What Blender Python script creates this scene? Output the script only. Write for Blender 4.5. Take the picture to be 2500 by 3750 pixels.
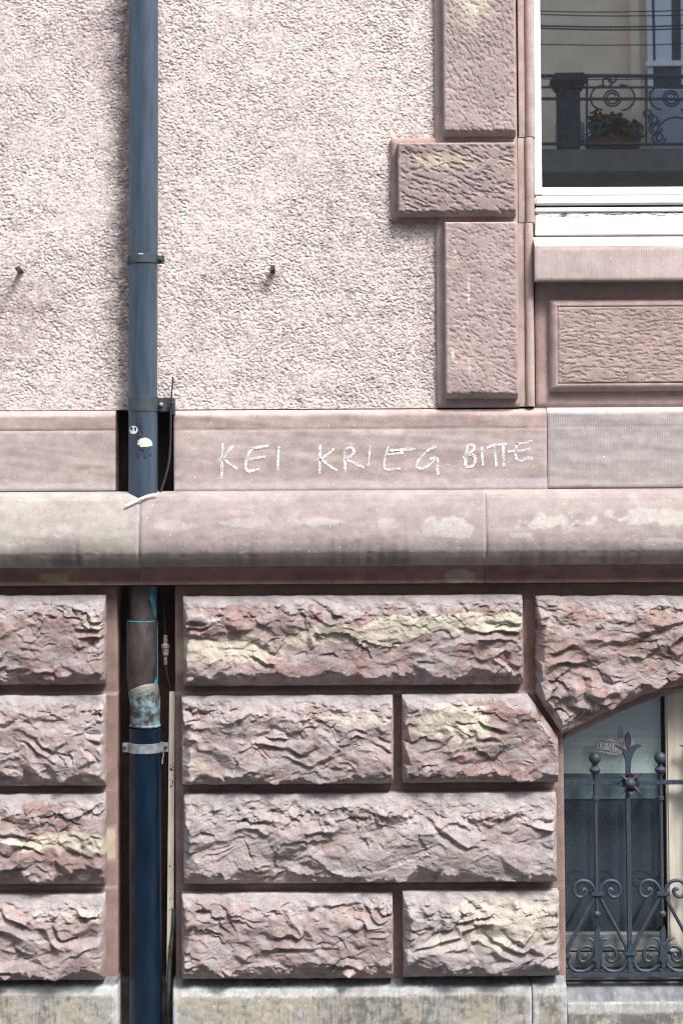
import bpy, bmesh, math, random
import numpy as np
from mathutils import Vector, Matrix, Euler

scene = bpy.context.scene
for o in list(bpy.data.objects):
    bpy.data.objects.remove(o)
C = scene.collection

# ------------------------------------------------------------------ camera
CAM = Vector((1.15, -6.5, 2.0))
PITCH, ROLL = math.radians(2.2), math.radians(-0.33)
LENS = 62.4
cam_d = bpy.data.cameras.new("camera")
cam = bpy.data.objects.new("camera", cam_d)
C.objects.link(cam)
cam_d.sensor_fit = 'VERTICAL'
cam_d.sensor_height = 36
cam_d.sensor_width = 24
cam_d.lens = LENS
HOR = 1750.0                                   # picture row of the eye level
cam_d.shift_x = (1250 - 1150) / 3750
cam_d.shift_y = -(1875 - (HOR - 6500 * math.tan(PITCH))) / 3750
cam_d.clip_start = 0.05
cam_d.clip_end = 400
CAMROT = Euler((math.radians(90) + PITCH, 0, 0)).to_matrix() @ Matrix.Rotation(ROLL, 3, 'Z')
cam.matrix_world = Matrix.Translation(CAM) @ CAMROT.to_4x4()
scene.camera = cam

# ------------------------------------------------------------------ sky and sun (bright overcast)
SUN_EL, SUN_AZ = math.radians(55), math.radians(34)      # azimuth to the right of the wall's normal
sdir = Vector((math.sin(SUN_AZ) * math.cos(SUN_EL), -math.cos(SUN_AZ) * math.cos(SUN_EL), math.sin(SUN_EL)))
world = bpy.data.worlds.new("World")
scene.world = world
world.use_nodes = True
wn = world.node_tree
wn.nodes.clear()
sky = wn.nodes.new('ShaderNodeTexSky')
sky.sky_type = 'NISHITA'
sky.sun_disc = False
sky.sun_elevation = SUN_EL
sky.sun_rotation = math.atan2(sdir.x, sdir.y)
sky.air_density = 1.0
sky.dust_density = 4.0
sky.ozone_density = 1.0
hs = wn.nodes.new('ShaderNodeHueSaturation')
hs.inputs['Saturation'].default_value = 0.85
bg = wn.nodes.new('ShaderNodeBackground')
bg.inputs['Strength'].default_value = 0.15
wo = wn.nodes.new('ShaderNodeOutputWorld')
wn.links.new(sky.outputs[0], hs.inputs['Color'])
wn.links.new(hs.outputs[0], bg.inputs[0])
wn.links.new(bg.outputs[0], wo.inputs[0])
sun_d = bpy.data.lights.new("sun", 'SUN')
sun_d.energy = 1.5
sun_d.angle = math.radians(12)
sun_d.color = (1.0, 0.985, 0.965)
sun = bpy.data.objects.new("sun", sun_d)
C.objects.link(sun)
sun.rotation_euler = sdir.to_track_quat('Z', 'Y').to_euler()
sun.location = (3, -5, 8)
scene.view_settings.view_transform = 'Standard'
scene.view_settings.look = 'None'
scene.view_settings.gamma = 1
scene.view_settings.exposure = 1.36
scene.cycles.max_bounces = 8
scene.cycles.use_denoising = True
scene.cycles.denoising_prefilter = 'NONE'
scene.cycles.filter_width = 1.1
scene.cycles.sample_clamp_indirect = 4
scene.cycles.transparent_max_bounces = 12

# ------------------------------------------------------------------ where a point of the facade stands
SX, SY = cam_d.shift_x, cam_d.shift_y
R3 = np.array(CAMROT)

def P(px, py, p=0.0):
    """surveyed spot on the facade, p metres proud of the wall's plane"""
    d = R3 @ np.array([(px - 1250) / 3750 + SX, (1875 - py) / 3750 + SY, -LENS / 36])
    t = (-p - CAM.y) / d[1]
    return Vector((CAM.x + d[0] * t, -p, CAM.z + d[2] * t))

def proj(X, Y, Z):
    v = np.stack([X - CAM.x, Y - CAM.y, Z - CAM.z], -1) @ R3
    k = (LENS / 36) / (-v[..., 2])
    return (v[..., 0] * k - SX) * 3750 + 1250, 1875 - (v[..., 1] * k - SY) * 3750

def rect(x0, y0, x1, y1, p):
    a, b, c, d = P(x0, y0, p), P(x1, y0, p), P(x1, y1, p), P(x0, y1, p)
    return (a.x + d.x) / 2, (b.x + c.x) / 2, (c.z + d.z) / 2, (a.z + b.z) / 2   # X0 X1 Z0 Z1

# ------------------------------------------------------------------ noise
def hsh(ix, iy, s):
    with np.errstate(over='ignore'):
        h = (ix.astype(np.int64).astype(np.uint32) * np.uint32(374761393)
             + iy.astype(np.int64).astype(np.uint32) * np.uint32(668265263)
             + np.uint32((s * 2246822519 + 12345) & 0xffffffff))
        h = (h ^ (h >> np.uint32(13))) * np.uint32(1274126177)
        h = (h ^ (h >> np.uint32(16))) * np.uint32(2654435761)
        h = h ^ (h >> np.uint32(15))
    return h.astype(np.float64) / 4294967295.0

def vn(x, y, s=0):
    ix, iy = np.floor(x), np.floor(y)
    fx, fy = x - ix, y - iy
    fx = fx * fx * fx * (fx * (fx * 6 - 15) + 10)
    fy = fy * fy * fy * (fy * (fy * 6 - 15) + 10)
    a, b = hsh(ix, iy, s), hsh(ix + 1, iy, s)
    c, d = hsh(ix, iy + 1, s), hsh(ix + 1, iy + 1, s)
    return (a + (b - a) * fx) * (1 - fy) + (c + (d - c) * fx) * fy - 0.5

def fbm(x, y, s=0, o=4, g=0.5):
    r, a = 0, 1.0
    for i in range(o):
        r = r + a * vn(x * 2 ** i + 7.3 * i, y * 2 ** i - 3.1 * i, s + i * 17)
        a *= g
    return r

def cell_planes(x, y, s, tilt=(-0.2, 0.9), gxr=0.7):
    ix, iy = np.floor(x), np.floor(y)
    best = np.full(x.shape, 1e9)
    out = np.zeros(x.shape)
    for j in (-1, 0, 1):
        for i in (-1, 0, 1):
            cx, cy = ix + i, iy + j
            dx = x - (cx + 0.1 + 0.8 * hsh(cx, cy, s))
            dy = y - (cy + 0.1 + 0.8 * hsh(cx, cy, s + 1))
            d = dx * dx + dy * dy
            b = hsh(cx, cy, s + 2) - 0.5
            gy = -(tilt[0] + (tilt[1] - tilt[0]) * hsh(cx, cy, s + 3))
            gx = (hsh(cx, cy, s + 4) - 0.5) * 2 * gxr
            m = d < best
            out = np.where(m, b + gx * dx + gy * dy, out)
            best = np.minimum(best, d)
    return out

def scoops(x, y, s, c=1.1, tilt=0.5, gxr=0.6):
    ix, iy = np.floor(x), np.floor(y)
    out = np.full(x.shape, 1e9)
    for j in (-1, 0, 1):
        for i in (-1, 0, 1):
            cx, cy = ix + i, iy + j
            dx = x - (cx + hsh(cx, cy, s))
            dy = y - (cy + hsh(cx, cy, s + 1))
            b = 0.7 * hsh(cx, cy, s + 2)
            gy = -tilt * (0.2 + hsh(cx, cy, s + 3))
            gx = (hsh(cx, cy, s + 4) - 0.5) * 2 * gxr
            out = np.minimum(out, b + gx * dx + gy * dy + c * (dx * dx + dy * dy))
    return out

def facets(x, y, s, jit=0.36):
    """broken planes: a jittered triangle mesh of random heights, continuous, sharp at the creases"""
    ix, iy = np.floor(x), np.floor(y)
    out = np.zeros(x.shape)
    P_ = {}
    for j in (-1, 0, 1, 2):
        for i in (-1, 0, 1, 2):
            cx, cy = ix + i, iy + j
            P_[i, j] = (cx + .5 + jit * 2 * (hsh(cx, cy, s) - .5) - x, cy + .5 + jit * 2 * (hsh(cx, cy, s + 1) - .5) - y, hsh(cx, cy, s + 2))
    def tri(a, b, c, ok):
        nonlocal out
        d = (b[0] - a[0]) * (c[1] - a[1]) - (c[0] - a[0]) * (b[1] - a[1])
        d = np.where(np.abs(d) < 1e-9, 1e-9, d)
        l1 = ((-a[0]) * (c[1] - a[1]) - (c[0] - a[0]) * (-a[1])) / d
        l2 = ((b[0] - a[0]) * (-a[1]) - (-a[0]) * (b[1] - a[1])) / d
        m = ok & (l1 >= -1e-6) & (l2 >= -1e-6) & (l1 + l2 <= 1 + 1e-6)
        out = np.where(m, a[2] + l1 * (b[2] - a[2]) + l2 * (c[2] - a[2]), out)
    for j in (-1, 0, 1):
        for i in (-1, 0, 1):
            a, b, c, d = P_[i, j], P_[i + 1, j], P_[i + 1, j + 1], P_[i, j + 1]
            sw = hsh(ix + i, iy + j, s + 3) > 0.5
            tri(a, b, c, sw); tri(a, c, d, sw)
            tri(a, b, d, ~sw); tri(b, c, d, ~sw)
    return out

def sm(x):
    x = np.clip(x, 0, 1)
    return x * x * (3 - 2 * x)

def mixc(a, b, f):
    a = np.asarray(a, float); b = np.asarray(b, float)
    return a + (b - a) * np.asarray(f)[..., None]

# ------------------------------------------------------------------ materials
MATS = {}

def nmat(name):
    m = bpy.data.materials.new(name)
    m.use_nodes = True
    nt = m.node_tree
    b = nt.nodes['Principled BSDF']
    MATS[name] = m
    return m, nt, b

def node(nt, t, **kw):
    n = nt.nodes.new(t)
    for k, v in kw.items():
        if k in n.inputs:
            n.inputs[k].default_value = v
        else:
            setattr(n, k, v)
    return n

def coords(nt, scale=(1, 1, 1)):
    tc = node(nt, 'ShaderNodeTexCoord')
    mp = node(nt, 'ShaderNodeMapping')
    mp.inputs['Scale'].default_value = scale
    nt.links.new(tc.outputs['Object'], mp.inputs[0])
    return mp.outputs[0]

def noise(nt, vec, scale, detail=3, rough=0.55):
    n = node(nt, 'ShaderNodeTexNoise')
    n.inputs['Scale'].default_value = scale
    n.inputs['Detail'].default_value = detail
    n.inputs['Roughness'].default_value = rough
    nt.links.new(vec, n.inputs['Vector'])
    return n.outputs['Fac']

def ramp(nt, fac, p0, c0, p1, c1):
    r = node(nt, 'ShaderNodeValToRGB')
    r.color_ramp.elements[0].position = p0
    r.color_ramp.elements[0].color = (*c0, 1)
    r.color_ramp.elements[1].position = p1
    r.color_ramp.elements[1].color = (*c1, 1)
    nt.links.new(fac, r.inputs[0])
    return r.outputs[0]

def mul(nt, a, b, kind='MULTIPLY', f=1.0):
    m = node(nt, 'ShaderNodeMixRGB', blend_type=kind)
    m.inputs[0].default_value = f
    nt.links.new(a, m.inputs[1])
    nt.links.new(b, m.inputs[2])
    return m.outputs[0]

def bump(nt, b, h, strength, dist, prev=None):
    n = node(nt, 'ShaderNodeBump')
    n.inputs['Strength'].default_value = strength
    n.inputs['Distance'].default_value = dist
    nt.links.new(h, n.inputs['Height'])
    if prev is not None:
        nt.links.new(prev, n.inputs['Normal'])
    nt.links.new(n.outputs[0], b.inputs['Normal'])
    return n.outputs[0]

def stone_mat(name, rough=0.9, grain=0.25, bstr=0.4, bdist=0.002, comb=None, spots=True, gs=260):
    """pigment comes from the mesh's colour attribute; nodes add grain, specks and fine relief"""
    m, nt, b = nmat(name)
    at = node(nt, 'ShaderNodeAttribute', attribute_name='pigment')
    v = coords(nt)
    g1 = noise(nt, v, gs, 3, 0.7)
    g2 = noise(nt, v, 28, 4, 0.6)
    c = mul(nt, at.outputs['Color'], ramp(nt, g1, 0.3, (1 - grain,) * 3, 0.7, (1 + grain * .6,) * 3))
    c = mul(nt, c, ramp(nt, g2, 0.3, (0.88, 0.86, 0.86), 0.7, (1.1, 1.1, 1.1)))
    if spots:
        g3 = noise(nt, v, 120, 1, 0.4)
        r = ramp(nt, g3, 0.775, (0, 0, 0), 0.79, (0.35, 0.33, 0.33))
        c = mul(nt, c, r, 'ADD')
    nt.links.new(c, b.inputs['Base Color'])
    b.inputs['Roughness'].default_value = rough
    b.inputs['Specular IOR Level'].default_value = 0.25
    n = bump(nt, b, noise(nt, v, 420, 4, 0.7), bstr, bdist)
    if comb:
        axis, sc, st = comb
        w = node(nt, 'ShaderNodeTexWave', wave_type='BANDS', bands_direction=axis)
        w.inputs['Scale'].default_value = sc
        w.inputs['Distortion'].default_value = 2.5
        w.inputs['Detail'].default_value = 2
        w.inputs['Detail Scale'].default_value = 1.5
        nt.links.new(v, w.inputs['Vector'])
        bump(nt, b, w.outputs['Fac'], st, 0.0025, n)
    return m

stone_mat('rock', grain=0.22, bstr=0.7, bdist=0.003)
stone_mat('ashlar', grain=0.17, bstr=0.6, bdist=0.002, comb=None)
stone_mat('comb_h', grain=0.12, bstr=0.3, bdist=0.0015, comb=('Z', 46, 0.18))
stone_mat('comb_v', grain=0.10, bstr=0.3, bdist=0.0012, comb=('X', 50, 0.14))
stone_mat('stucco', grain=0.20, bstr=0.6, bdist=0.003, spots=False, gs=150)
stone_mat('plinth_stone', grain=0.22, bstr=0.5, bdist=0.0025)

def plain(name, col, rough=0.6, metal=0.0, spec=0.4, var=0.15, vs=40, bs=0.0, stretch=(1, 1, 1), col2=None, p0=0.35, p1=0.65):
    m, nt, b = nmat(name)
    v = coords(nt, stretch)
    n = noise(nt, v, vs, 5, 0.62)
    c2 = col2 or tuple(min(1, x * (1 + var)) for x in col)
    c1 = col if col2 else tuple(x * (1 - var) for x in col)
    nt.links.new(ramp(nt, n, p0, c1, p1, c2), b.inputs['Base Color'])
    b.inputs['Roughness'].default_value = rough
    b.inputs['Metallic'].default_value = metal
    b.inputs['Specular IOR Level'].default_value = spec
    if bs:
        bump(nt, b, noise(nt, v, vs * 4, 4, 0.6), bs, 0.002)
    return m

plain('zinc_paint', (0.058, 0.086, 0.120), 0.34, 0.25, 0.5, 0.22, 14, 0.05, (3, 3, 0.35))
plain('clamp_paint', (0.060, 0.078, 0.090), 0.5, 0.2, 0.4, 0.2, 40)
plain('black_pipe', (0.003, 0.012, 0.027), 0.28, 0.0, 0.45, 0.5, 12, 0.06, (2, 2, 0.4))
plain('copper', (0.045, 0.030, 0.030), 0.42, 0.25, 0.5, 0.3, 25, 0.08, (1, 1, 0.5), (0.10, 0.085, 0.085))
plain('copper_patina', (0.05, 0.036, 0.036), 0.55, 0.2, 0.4, 0.3, 22, 0.1, (1, 1, 1), (0.24, 0.38, 0.43), 0.40, 0.60)
plain('verdigris', (0.05, 0.24, 0.31), 0.8, 0, 0.3, 0.4, 80, 0.2)
plain('solder', (0.17, 0.175, 0.155), 0.6, 0.2, 0.4, 0.3, 60, 0.2, (1, 1, 3))
plain('galvanised', (0.36, 0.41, 0.43), 0.38, 0.55, 0.5, 0.25, 60, 0.05)
plain('bolt_steel', (0.45, 0.45, 0.43), 0.4, 0.6, 0.5, 0.2, 60)
plain('dark_bolt', (0.05, 0.045, 0.05), 0.6, 0.3, 0.4, 0.2, 60)
plain('cable_black', (0.030, 0.036, 0.044), 0.55, 0, 0.4, 0.2, 60)
plain('connector', (0.42, 0.40, 0.34), 0.7, 0.1, 0.3, 0.5, 130, 0.2, (1, 1, 1), (0.16, 0.15, 0.13))
plain('cream_plastic', (0.62, 0.57, 0.47), 0.6, 0, 0.4, 0.08, 30, 0, (1, 1, 0.3))
plain('dirt_mark', (0.02, 0.018, 0.016), 0.9, 0, 0.2, 0.3, 90)
plain('copper_green_pipe', (0.10, 0.13, 0.12), 0.6, 0.3, 0.4, 0.5, 40, 0.1, (1, 1, .4), (0.05, 0.045, 0.04))
plain('white_plastic', (0.80, 0.81, 0.80), 0.5, 0, 0.4, 0.04)
plain('lead_lining', (0.030, 0.023, 0.021), 0.5, 0.1, 0.4, 0.5, 18, 0.15, (3, 3, 0.5))
plain('iron', (0.042, 0.060, 0.080), 0.52, 0.15, 0.45, 0.3, 70, 0.18)
plain('iron_rusty', (0.042, 0.058, 0.076), 0.6, 0.15, 0.4, 0.3, 55, 0.2, (1, 1, 1), (0.20, 0.06, 0.028), 0.61, 0.66)
plain('rust', (0.04, 0.04, 0.046), 0.75, 0.1, 0.3, 0.3, 60, 0.25, (1, 1, 1), (0.24, 0.07, 0.03), 0.50, 0.60)
plain('nail_rust', (0.035, 0.024, 0.020), 0.7, 0.3, 0.4, 0.5, 80, 0.25, (1, 1, 1), (0.11, 0.07, 0.055))
plain('white_paint', (0.78, 0.79, 0.79), 0.42, 0, 0.4, 0.035, 30, 0.03, (1, 1, 3))
plain('cream_paint', (0.50, 0.47, 0.40), 0.55, 0, 0.35, 0.16, 9, 0.05, (3, 1, 0.5), (0.66, 0.62, 0.53))
plain('grey_wood', (0.14, 0.15, 0.15), 0.65, 0, 0.35, 0.25, 20, 0.1, (.6, 1, 3))
plain('gasket', (0.012, 0.012, 0.014), 0.6, 0, 0.3, 0.1)
plain('room_dark', (0.09, 0.093, 0.098), 0.9, 0, 0.2, 0.2, 4)
plain('sticker_white', (0.88, 0.89, 0.89), 0.5, 0, 0.4, 0.05, 60)
plain('sticker_pink', (0.72, 0.55, 0.55), 0.6, 0, 0.3, 0.08, 60)
plain('sticker_blue', (0.16, 0.38, 0.58), 0.6, 0, 0.3, 0.2, 80)
plain('ink', (0.06, 0.13, 0.26), 0.6, 0, 0.3, 0.2, 80)
plain('ink_black', (0.05, 0.05, 0.055), 0.7, 0, 0.3, 0.2, 80)
plain('paper_torn', (0.62, 0.62, 0.56), 0.75, 0, 0.3, 0.08, 60)
plain('asphalt', (0.050, 0.051, 0.054), 0.85, 0, 0.3, 0.3, 30, 0.3)
plain('paving', (0.11, 0.11, 0.115), 0.85, 0, 0.3, 0.15, 8, 0.1)
plain('concrete_paving', (0.40, 0.42, 0.42), 0.85, 0, 0.3, 0.1, 8, 0.1)
plain('kerbstone', (0.30, 0.30, 0.29), 0.8, 0, 0.3, 0.15, 12, 0.1)
plain('beige_render', (0.82, 0.655, 0.47), 0.9, 0, 0.2, 0.08, 3, 0.1)
plain('dark_stone', (0.055, 0.055, 0.058), 0.9, 0, 0.2, 0.3, 9, 0.2)
plain('grey_stone', (0.15, 0.14, 0.13), 0.9, 0, 0.2, 0.2, 6, 0.2)
plain('curtain', (0.70, 0.73, 0.76), 0.9, 0, 0.2, 0.1, 8, 0, (6, 1, .3))
plain('blue_grey_panel', (0.42, 0.45, 0.52), 0.8, 0, 0.3, 0.06, 3)
plain('petal_red', (0.26, 0.035, 0.03), 0.8, 0, 0.3, 0.3, 20)
plain('petal_orange', (0.30, 0.10, 0.03), 0.8, 0, 0.3, 0.3, 20)
plain('leaf_green', (0.045, 0.08, 0.03), 0.8, 0, 0.3, 0.4, 20)
plain('terracotta', (0.25, 0.12, 0.08), 0.85, 0, 0.3, 0.2, 20)

# glass: reflects like an old double pane, otherwise clear, with a film of dust
def glass(name, ior, dust, tint=(0.8, 0.86, 0.87)):
    m, nt, b = nmat(name)
    nt.nodes.remove(b)
    out = nt.nodes['Material Output']
    fr = node(nt, 'ShaderNodeFresnel', IOR=ior)
    tr = node(nt, 'ShaderNodeBsdfTransparent', Color=(*tint, 1))
    gl = node(nt, 'ShaderNodeBsdfGlossy', Roughness=0.012)
    gl.inputs['Color'].default_value = (1, 1, 1, 1)
    v = coords(nt)
    bm_ = node(nt, 'ShaderNodeBump', Strength=0.02, Distance=0.004)
    nt.links.new(noise(nt, v, 3.0, 1, .4), bm_.inputs['Height'])
    nt.links.new(bm_.outputs[0], gl.inputs['Normal'])
    mx = node(nt, 'ShaderNodeMixShader')
    ge = node(nt, 'ShaderNodeNewGeometry')          # the pane's inner face adds no second mirror
    fm = node(nt, 'ShaderNodeMath', operation='MULTIPLY_ADD')
    fm.inputs[1].default_value = -1
    fm.inputs[2].default_value = 1
    nt.links.new(ge.outputs['Backfacing'], fm.inputs[0])
    fk = node(nt, 'ShaderNodeMath', operation='MULTIPLY')
    nt.links.new(fr.outputs[0], fk.inputs[0])
    nt.links.new(fm.outputs[0], fk.inputs[1])
    nt.links.new(fk.outputs[0], mx.inputs[0])
    nt.links.new(tr.outputs[0], mx.inputs[1])
    nt.links.new(gl.outputs[0], mx.inputs[2])
    df = node(nt, 'ShaderNodeBsdfDiffuse', Color=(0.6, 0.63, 0.66, 1))
    dn = noise(nt, v, 190, 2, 0.6)
    dr = ramp(nt, dn, 0.52, (dust * .5,) * 3, 0.80, (dust * 4,) * 3)
    mx2 = node(nt, 'ShaderNodeMixShader')
    nt.links.new(dr, mx2.inputs[0])
    nt.links.new(mx.outputs[0], mx2.inputs[1])
    nt.links.new(df.outputs[0], mx2.inputs[2])
    nt.links.new(mx2.outputs[0], out.inputs[0])
    return m
glass('pane_upper', 6.2, 0.018)
glass('pane_lower', 2.0, 0.022, (0.95, 0.98, 0.98))

# chalk: broken, grainy strokes
m, nt, b = nmat('chalk')
out = nt.nodes['Material Output']
b.inputs['Base Color'].default_value = (0.88, 0.88, 0.88, 1)
b.inputs['Roughness'].default_value = 1
v = coords(nt, (1, 1, 1.6))
pn = node(nt, 'ShaderNodeMath', operation='MULTIPLY_ADD')
pn.inputs[1].default_value = 0.35; pn.inputs[2].default_value = -0.175
nt.links.new(noise(nt, v, 26, 2, 0.5), pn.inputs[0])
ps = node(nt, 'ShaderNodeMath', operation='ADD')
nt.links.new(pn.outputs[0], ps.inputs[0]); nt.links.new(noise(nt, v, 260, 4, 0.75), ps.inputs[1])
fac = ramp(nt, ps.outputs[0], 0.38, (0, 0, 0), 0.54, (0.97, 0.97, 0.97))
tr = node(nt, 'ShaderNodeBsdfTransparent')
mx = node(nt, 'ShaderNodeMixShader')
nt.links.new(fac, mx.inputs[0]); nt.links.new(tr.outputs[0], mx.inputs[1]); nt.links.new(b.outputs[0], mx.inputs[2])
nt.links.new(mx.outputs[0], out.inputs[0])

# sooty scuff, thin and patchy
m, nt, b = nmat('scuff')
out = nt.nodes['Material Output']
b.inputs['Base Color'].default_value = (0.03, 0.022, 0.02, 1)
b.inputs['Roughness'].default_value = 0.9
v = coords(nt)
fac = ramp(nt, noise(nt, v, 110, 5, 0.7), 0.48, (0, 0, 0), 0.66, (0.9, 0.9, 0.9))
tr = node(nt, 'ShaderNodeBsdfTransparent')
mx = node(nt, 'ShaderNodeMixShader')
nt.links.new(fac, mx.inputs[0]); nt.links.new(tr.outputs[0], mx.inputs[1]); nt.links.new(b.outputs[0], mx.inputs[2])
nt.links.new(mx.outputs[0], out.inputs[0])

# old white oil paint flaking off a board
m, nt, b = nmat('peeling_paint')
v = coords(nt, (0.35, 1, 2.2))
n1 = noise(nt, v, 75, 4, 0.65)
tc = node(nt, 'ShaderNodeTexCoord')
sep = node(nt, 'ShaderNodeSeparateXYZ')
nt.links.new(tc.outputs['Generated'], sep.inputs[0])
mr = node(nt, 'ShaderNodeMapRange')
mr.inputs['From Min'].default_value = 0.55; mr.inputs['From Max'].default_value = 0.98
mr.inputs['To Min'].default_value = -0.05; mr.inputs['To Max'].default_value = 0.16
nt.links.new(sep.outputs['Z'], mr.inputs[0])
sb = node(nt, 'ShaderNodeMath', operation='ADD')
nt.links.new(n1, sb.inputs[0]); nt.links.new(mr.outputs[0], sb.inputs[1])
c = ramp(nt, sb.outputs[0], 0.665, (0.78, 0.79, 0.79), 0.685, (0.075, 0.07, 0.07))
nt.links.new(c, b.inputs['Base Color'])
b.inputs['Roughness'].default_value = 0.5
inv = node(nt, 'ShaderNodeMath', operation='MULTIPLY'); inv.inputs[1].default_value = -1
nt.links.new(sb.outputs[0], inv.inputs[0])
bump(nt, b, inv.outputs[0], 0.25, 0.004)

# ------------------------------------------------------------------ mesh helpers
def link(o, parent=None):
    C.objects.link(o)
    if parent is not None:
        o.parent = parent
        root = parent
        t = Vector((0, 0, 0))
        while root is not None:
            if root.type == 'EMPTY':
                t = t + root.location
            root = root.parent
        if parent.type == 'EMPTY':
            o.matrix_parent_inverse = Matrix.Translation(-parent.location)
    return o

def mesh(name, verts, faces, mat, parent=None, smooth=False, tag_=None):
    me = bpy.data.meshes.new(name)
    me.from_pydata([tuple(v) for v in verts], [], [tuple(f) for f in faces])
    me.update()
    if isinstance(mat, str):
        mat = MATS[mat]
    me.materials.append(mat)
    if smooth:
        me.polygons.foreach_set('use_smooth', [True] * len(me.polygons))
    o = bpy.data.objects.new(name, me)
    link(o, parent)
    if tag_:
        tag(o, *tag_)
    return o

def tag(o, label, cat, group=None):
    o['label'] = label
    o['category'] = cat
    if group:
        o['group'] = group
    return o

def thing(name, loc, label, cat, group=None):
    o = bpy.data.objects.new(name, None)
    o.empty_display_size = 0.1
    o.location = loc
    C.objects.link(o)
    return tag(o, label, cat, group)

def bm_obj(name, bm, mat, parent=None, smooth=False):
    me = bpy.data.meshes.new(name)
    bmesh.ops.recalc_face_normals(bm, faces=bm.faces)
    bm.to_mesh(me)
    bm.free()
    me.materials.append(MATS[mat])
    if smooth:
        me.polygons.foreach_set('use_smooth', [True] * len(me.polygons))
        me.set_sharp_from_angle(angle=math.radians(40))
    return link(bpy.data.objects.new(name, me), parent)

def box(name, X0, X1, Y0, Y1, Z0, Z1, mat, parent=None, bev=0.0, seg=2):
    bm = bmesh.new()
    bmesh.ops.create_cube(bm, size=1)
    for v_ in bm.verts:
        v_.co = Vector(((X0 + X1) / 2 + v_.co.x * (X1 - X0), (Y0 + Y1) / 2 + v_.co.y * (Y1 - Y0), (Z0 + Z1) / 2 + v_.co.z * (Z1 - Z0)))
    if bev:
        bmesh.ops.bevel(bm, geom=bm.edges[:], offset=bev, segments=seg, affect='EDGES')
    return bm_obj(name, bm, mat, parent)

def boxp(name, x0, y0, x1, y1, pf, pb, mat, parent=None, bev=0.0):
    """box seen at that picture rectangle on its front, from pf (front) back to pb"""
    X0, X1, Z0, Z1 = rect(x0, y0, x1, y1, pf)
    return box(name, X0, X1, -pf, -pb, Z0, Z1, mat, parent, bev)

def tube(name, pts, r, mat, parent=None, sides=10, smooth=True, flat=None):
    pts = [Vector(p_) for p_ in pts]
    n = len(pts)
    rr = r if hasattr(r, '__len__') else [r] * n
    vs, fs = [], []
    ref = Vector((0, 1, 0))
    prev = None
    for i in range(n):
        t = (pts[min(i + 1, n - 1)] - pts[max(i - 1, 0)]).normalized()
        if prev is None:
            a = t.cross(ref)
            if a.length < 0.1:
                a = t.cross(Vector((1, 0, 0)))
        else:
            a = prev - t * prev.dot(t)
        a.normalize()
        prev = a
        b_ = t.cross(a)
        for k in range(sides):
            an = 2 * math.pi * (k + 0.5) / sides
            ca, sa = math.cos(an), math.sin(an)
            vs.append(pts[i] + (a * ca + b_ * sa) * rr[i])
    for i in range(n - 1):
        for k in range(sides):
            k2 = (k + 1) % sides
            fs.append((i * sides + k, i * sides + k2, (i + 1) * sides + k2, (i + 1) * sides + k))
    fs.append(tuple(range(sides))[::-1])
    fs.append(tuple((n - 1) * sides + k for k in range(sides)))
    o = mesh(name, vs, fs, mat, parent, False)
    if smooth:
        o.data.polygons.foreach_set('use_smooth', [True] * len(o.data.polygons))
        o.data.set_sharp_from_angle(angle=math.radians(50))
    return o

def lathe(name, c, prof, mat, parent=None, sides=28, ax='Z'):
    vs, fs = [], []
    for (h, r) in prof:
        for k in range(sides):
            a = 2 * math.pi * k / sides
            if ax == 'Z':
                vs.append((c[0] + r * math.cos(a), c[1] + r * math.sin(a), c[2] + h))
            else:                                   # along -Y, towards the street
                vs.append((c[0] + r * math.cos(a), c[1] - h, c[2] + r * math.sin(a)))
    for i in range(len(prof) - 1):
        for k in range(sides):
            k2 = (k + 1) % sides
            fs.append((i * sides + k, i * sides + k2, (i + 1) * sides + k2, (i + 1) * sides + k))
    fs.append(tuple(range(sides))[::-1])
    fs.append(tuple((len(prof) - 1) * sides + k for k in range(sides)))
    o = mesh(name, vs, fs, mat, parent)
    bm = bmesh.new(); bm.from_mesh(o.data); bmesh.ops.recalc_face_normals(bm, faces=bm.faces); bm.to_mesh(o.data); bm.free()
    o.data.polygons.foreach_set('use_smooth', [True] * len(o.data.polygons))
    o.data.set_sharp_from_angle(angle=math.radians(38))
    return o

def plate(name, poly, y_front, thick, mat, parent=None, bev=0.0):
    """flat outline (x, z) given its thickness"""
    bm = bmesh.new()
    f = bm.faces.new([bm.verts.new((x, y_front, z)) for x, z in poly])
    r_ = bmesh.ops.extrude_face_region(bm, geom=[f])
    for v_ in [g for g in r_['geom'] if isinstance(g, bmesh.types.BMVert)]:
        v_.co.y += thick
    bmesh.ops.recalc_face_normals(bm, faces=bm.faces)
    if bev:
        es = [e for e in bm.edges if abs(e.verts[0].co.y - y_front) < 1e-6 and abs(e.verts[1].co.y - y_front) < 1e-6]
        bmesh.ops.bevel(bm, geom=es, offset=bev, segments=1, affect='EDGES')
    bmesh.ops.triangulate(bm, faces=bm.faces)
    return bm_obj(name, bm, mat, parent)

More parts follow.
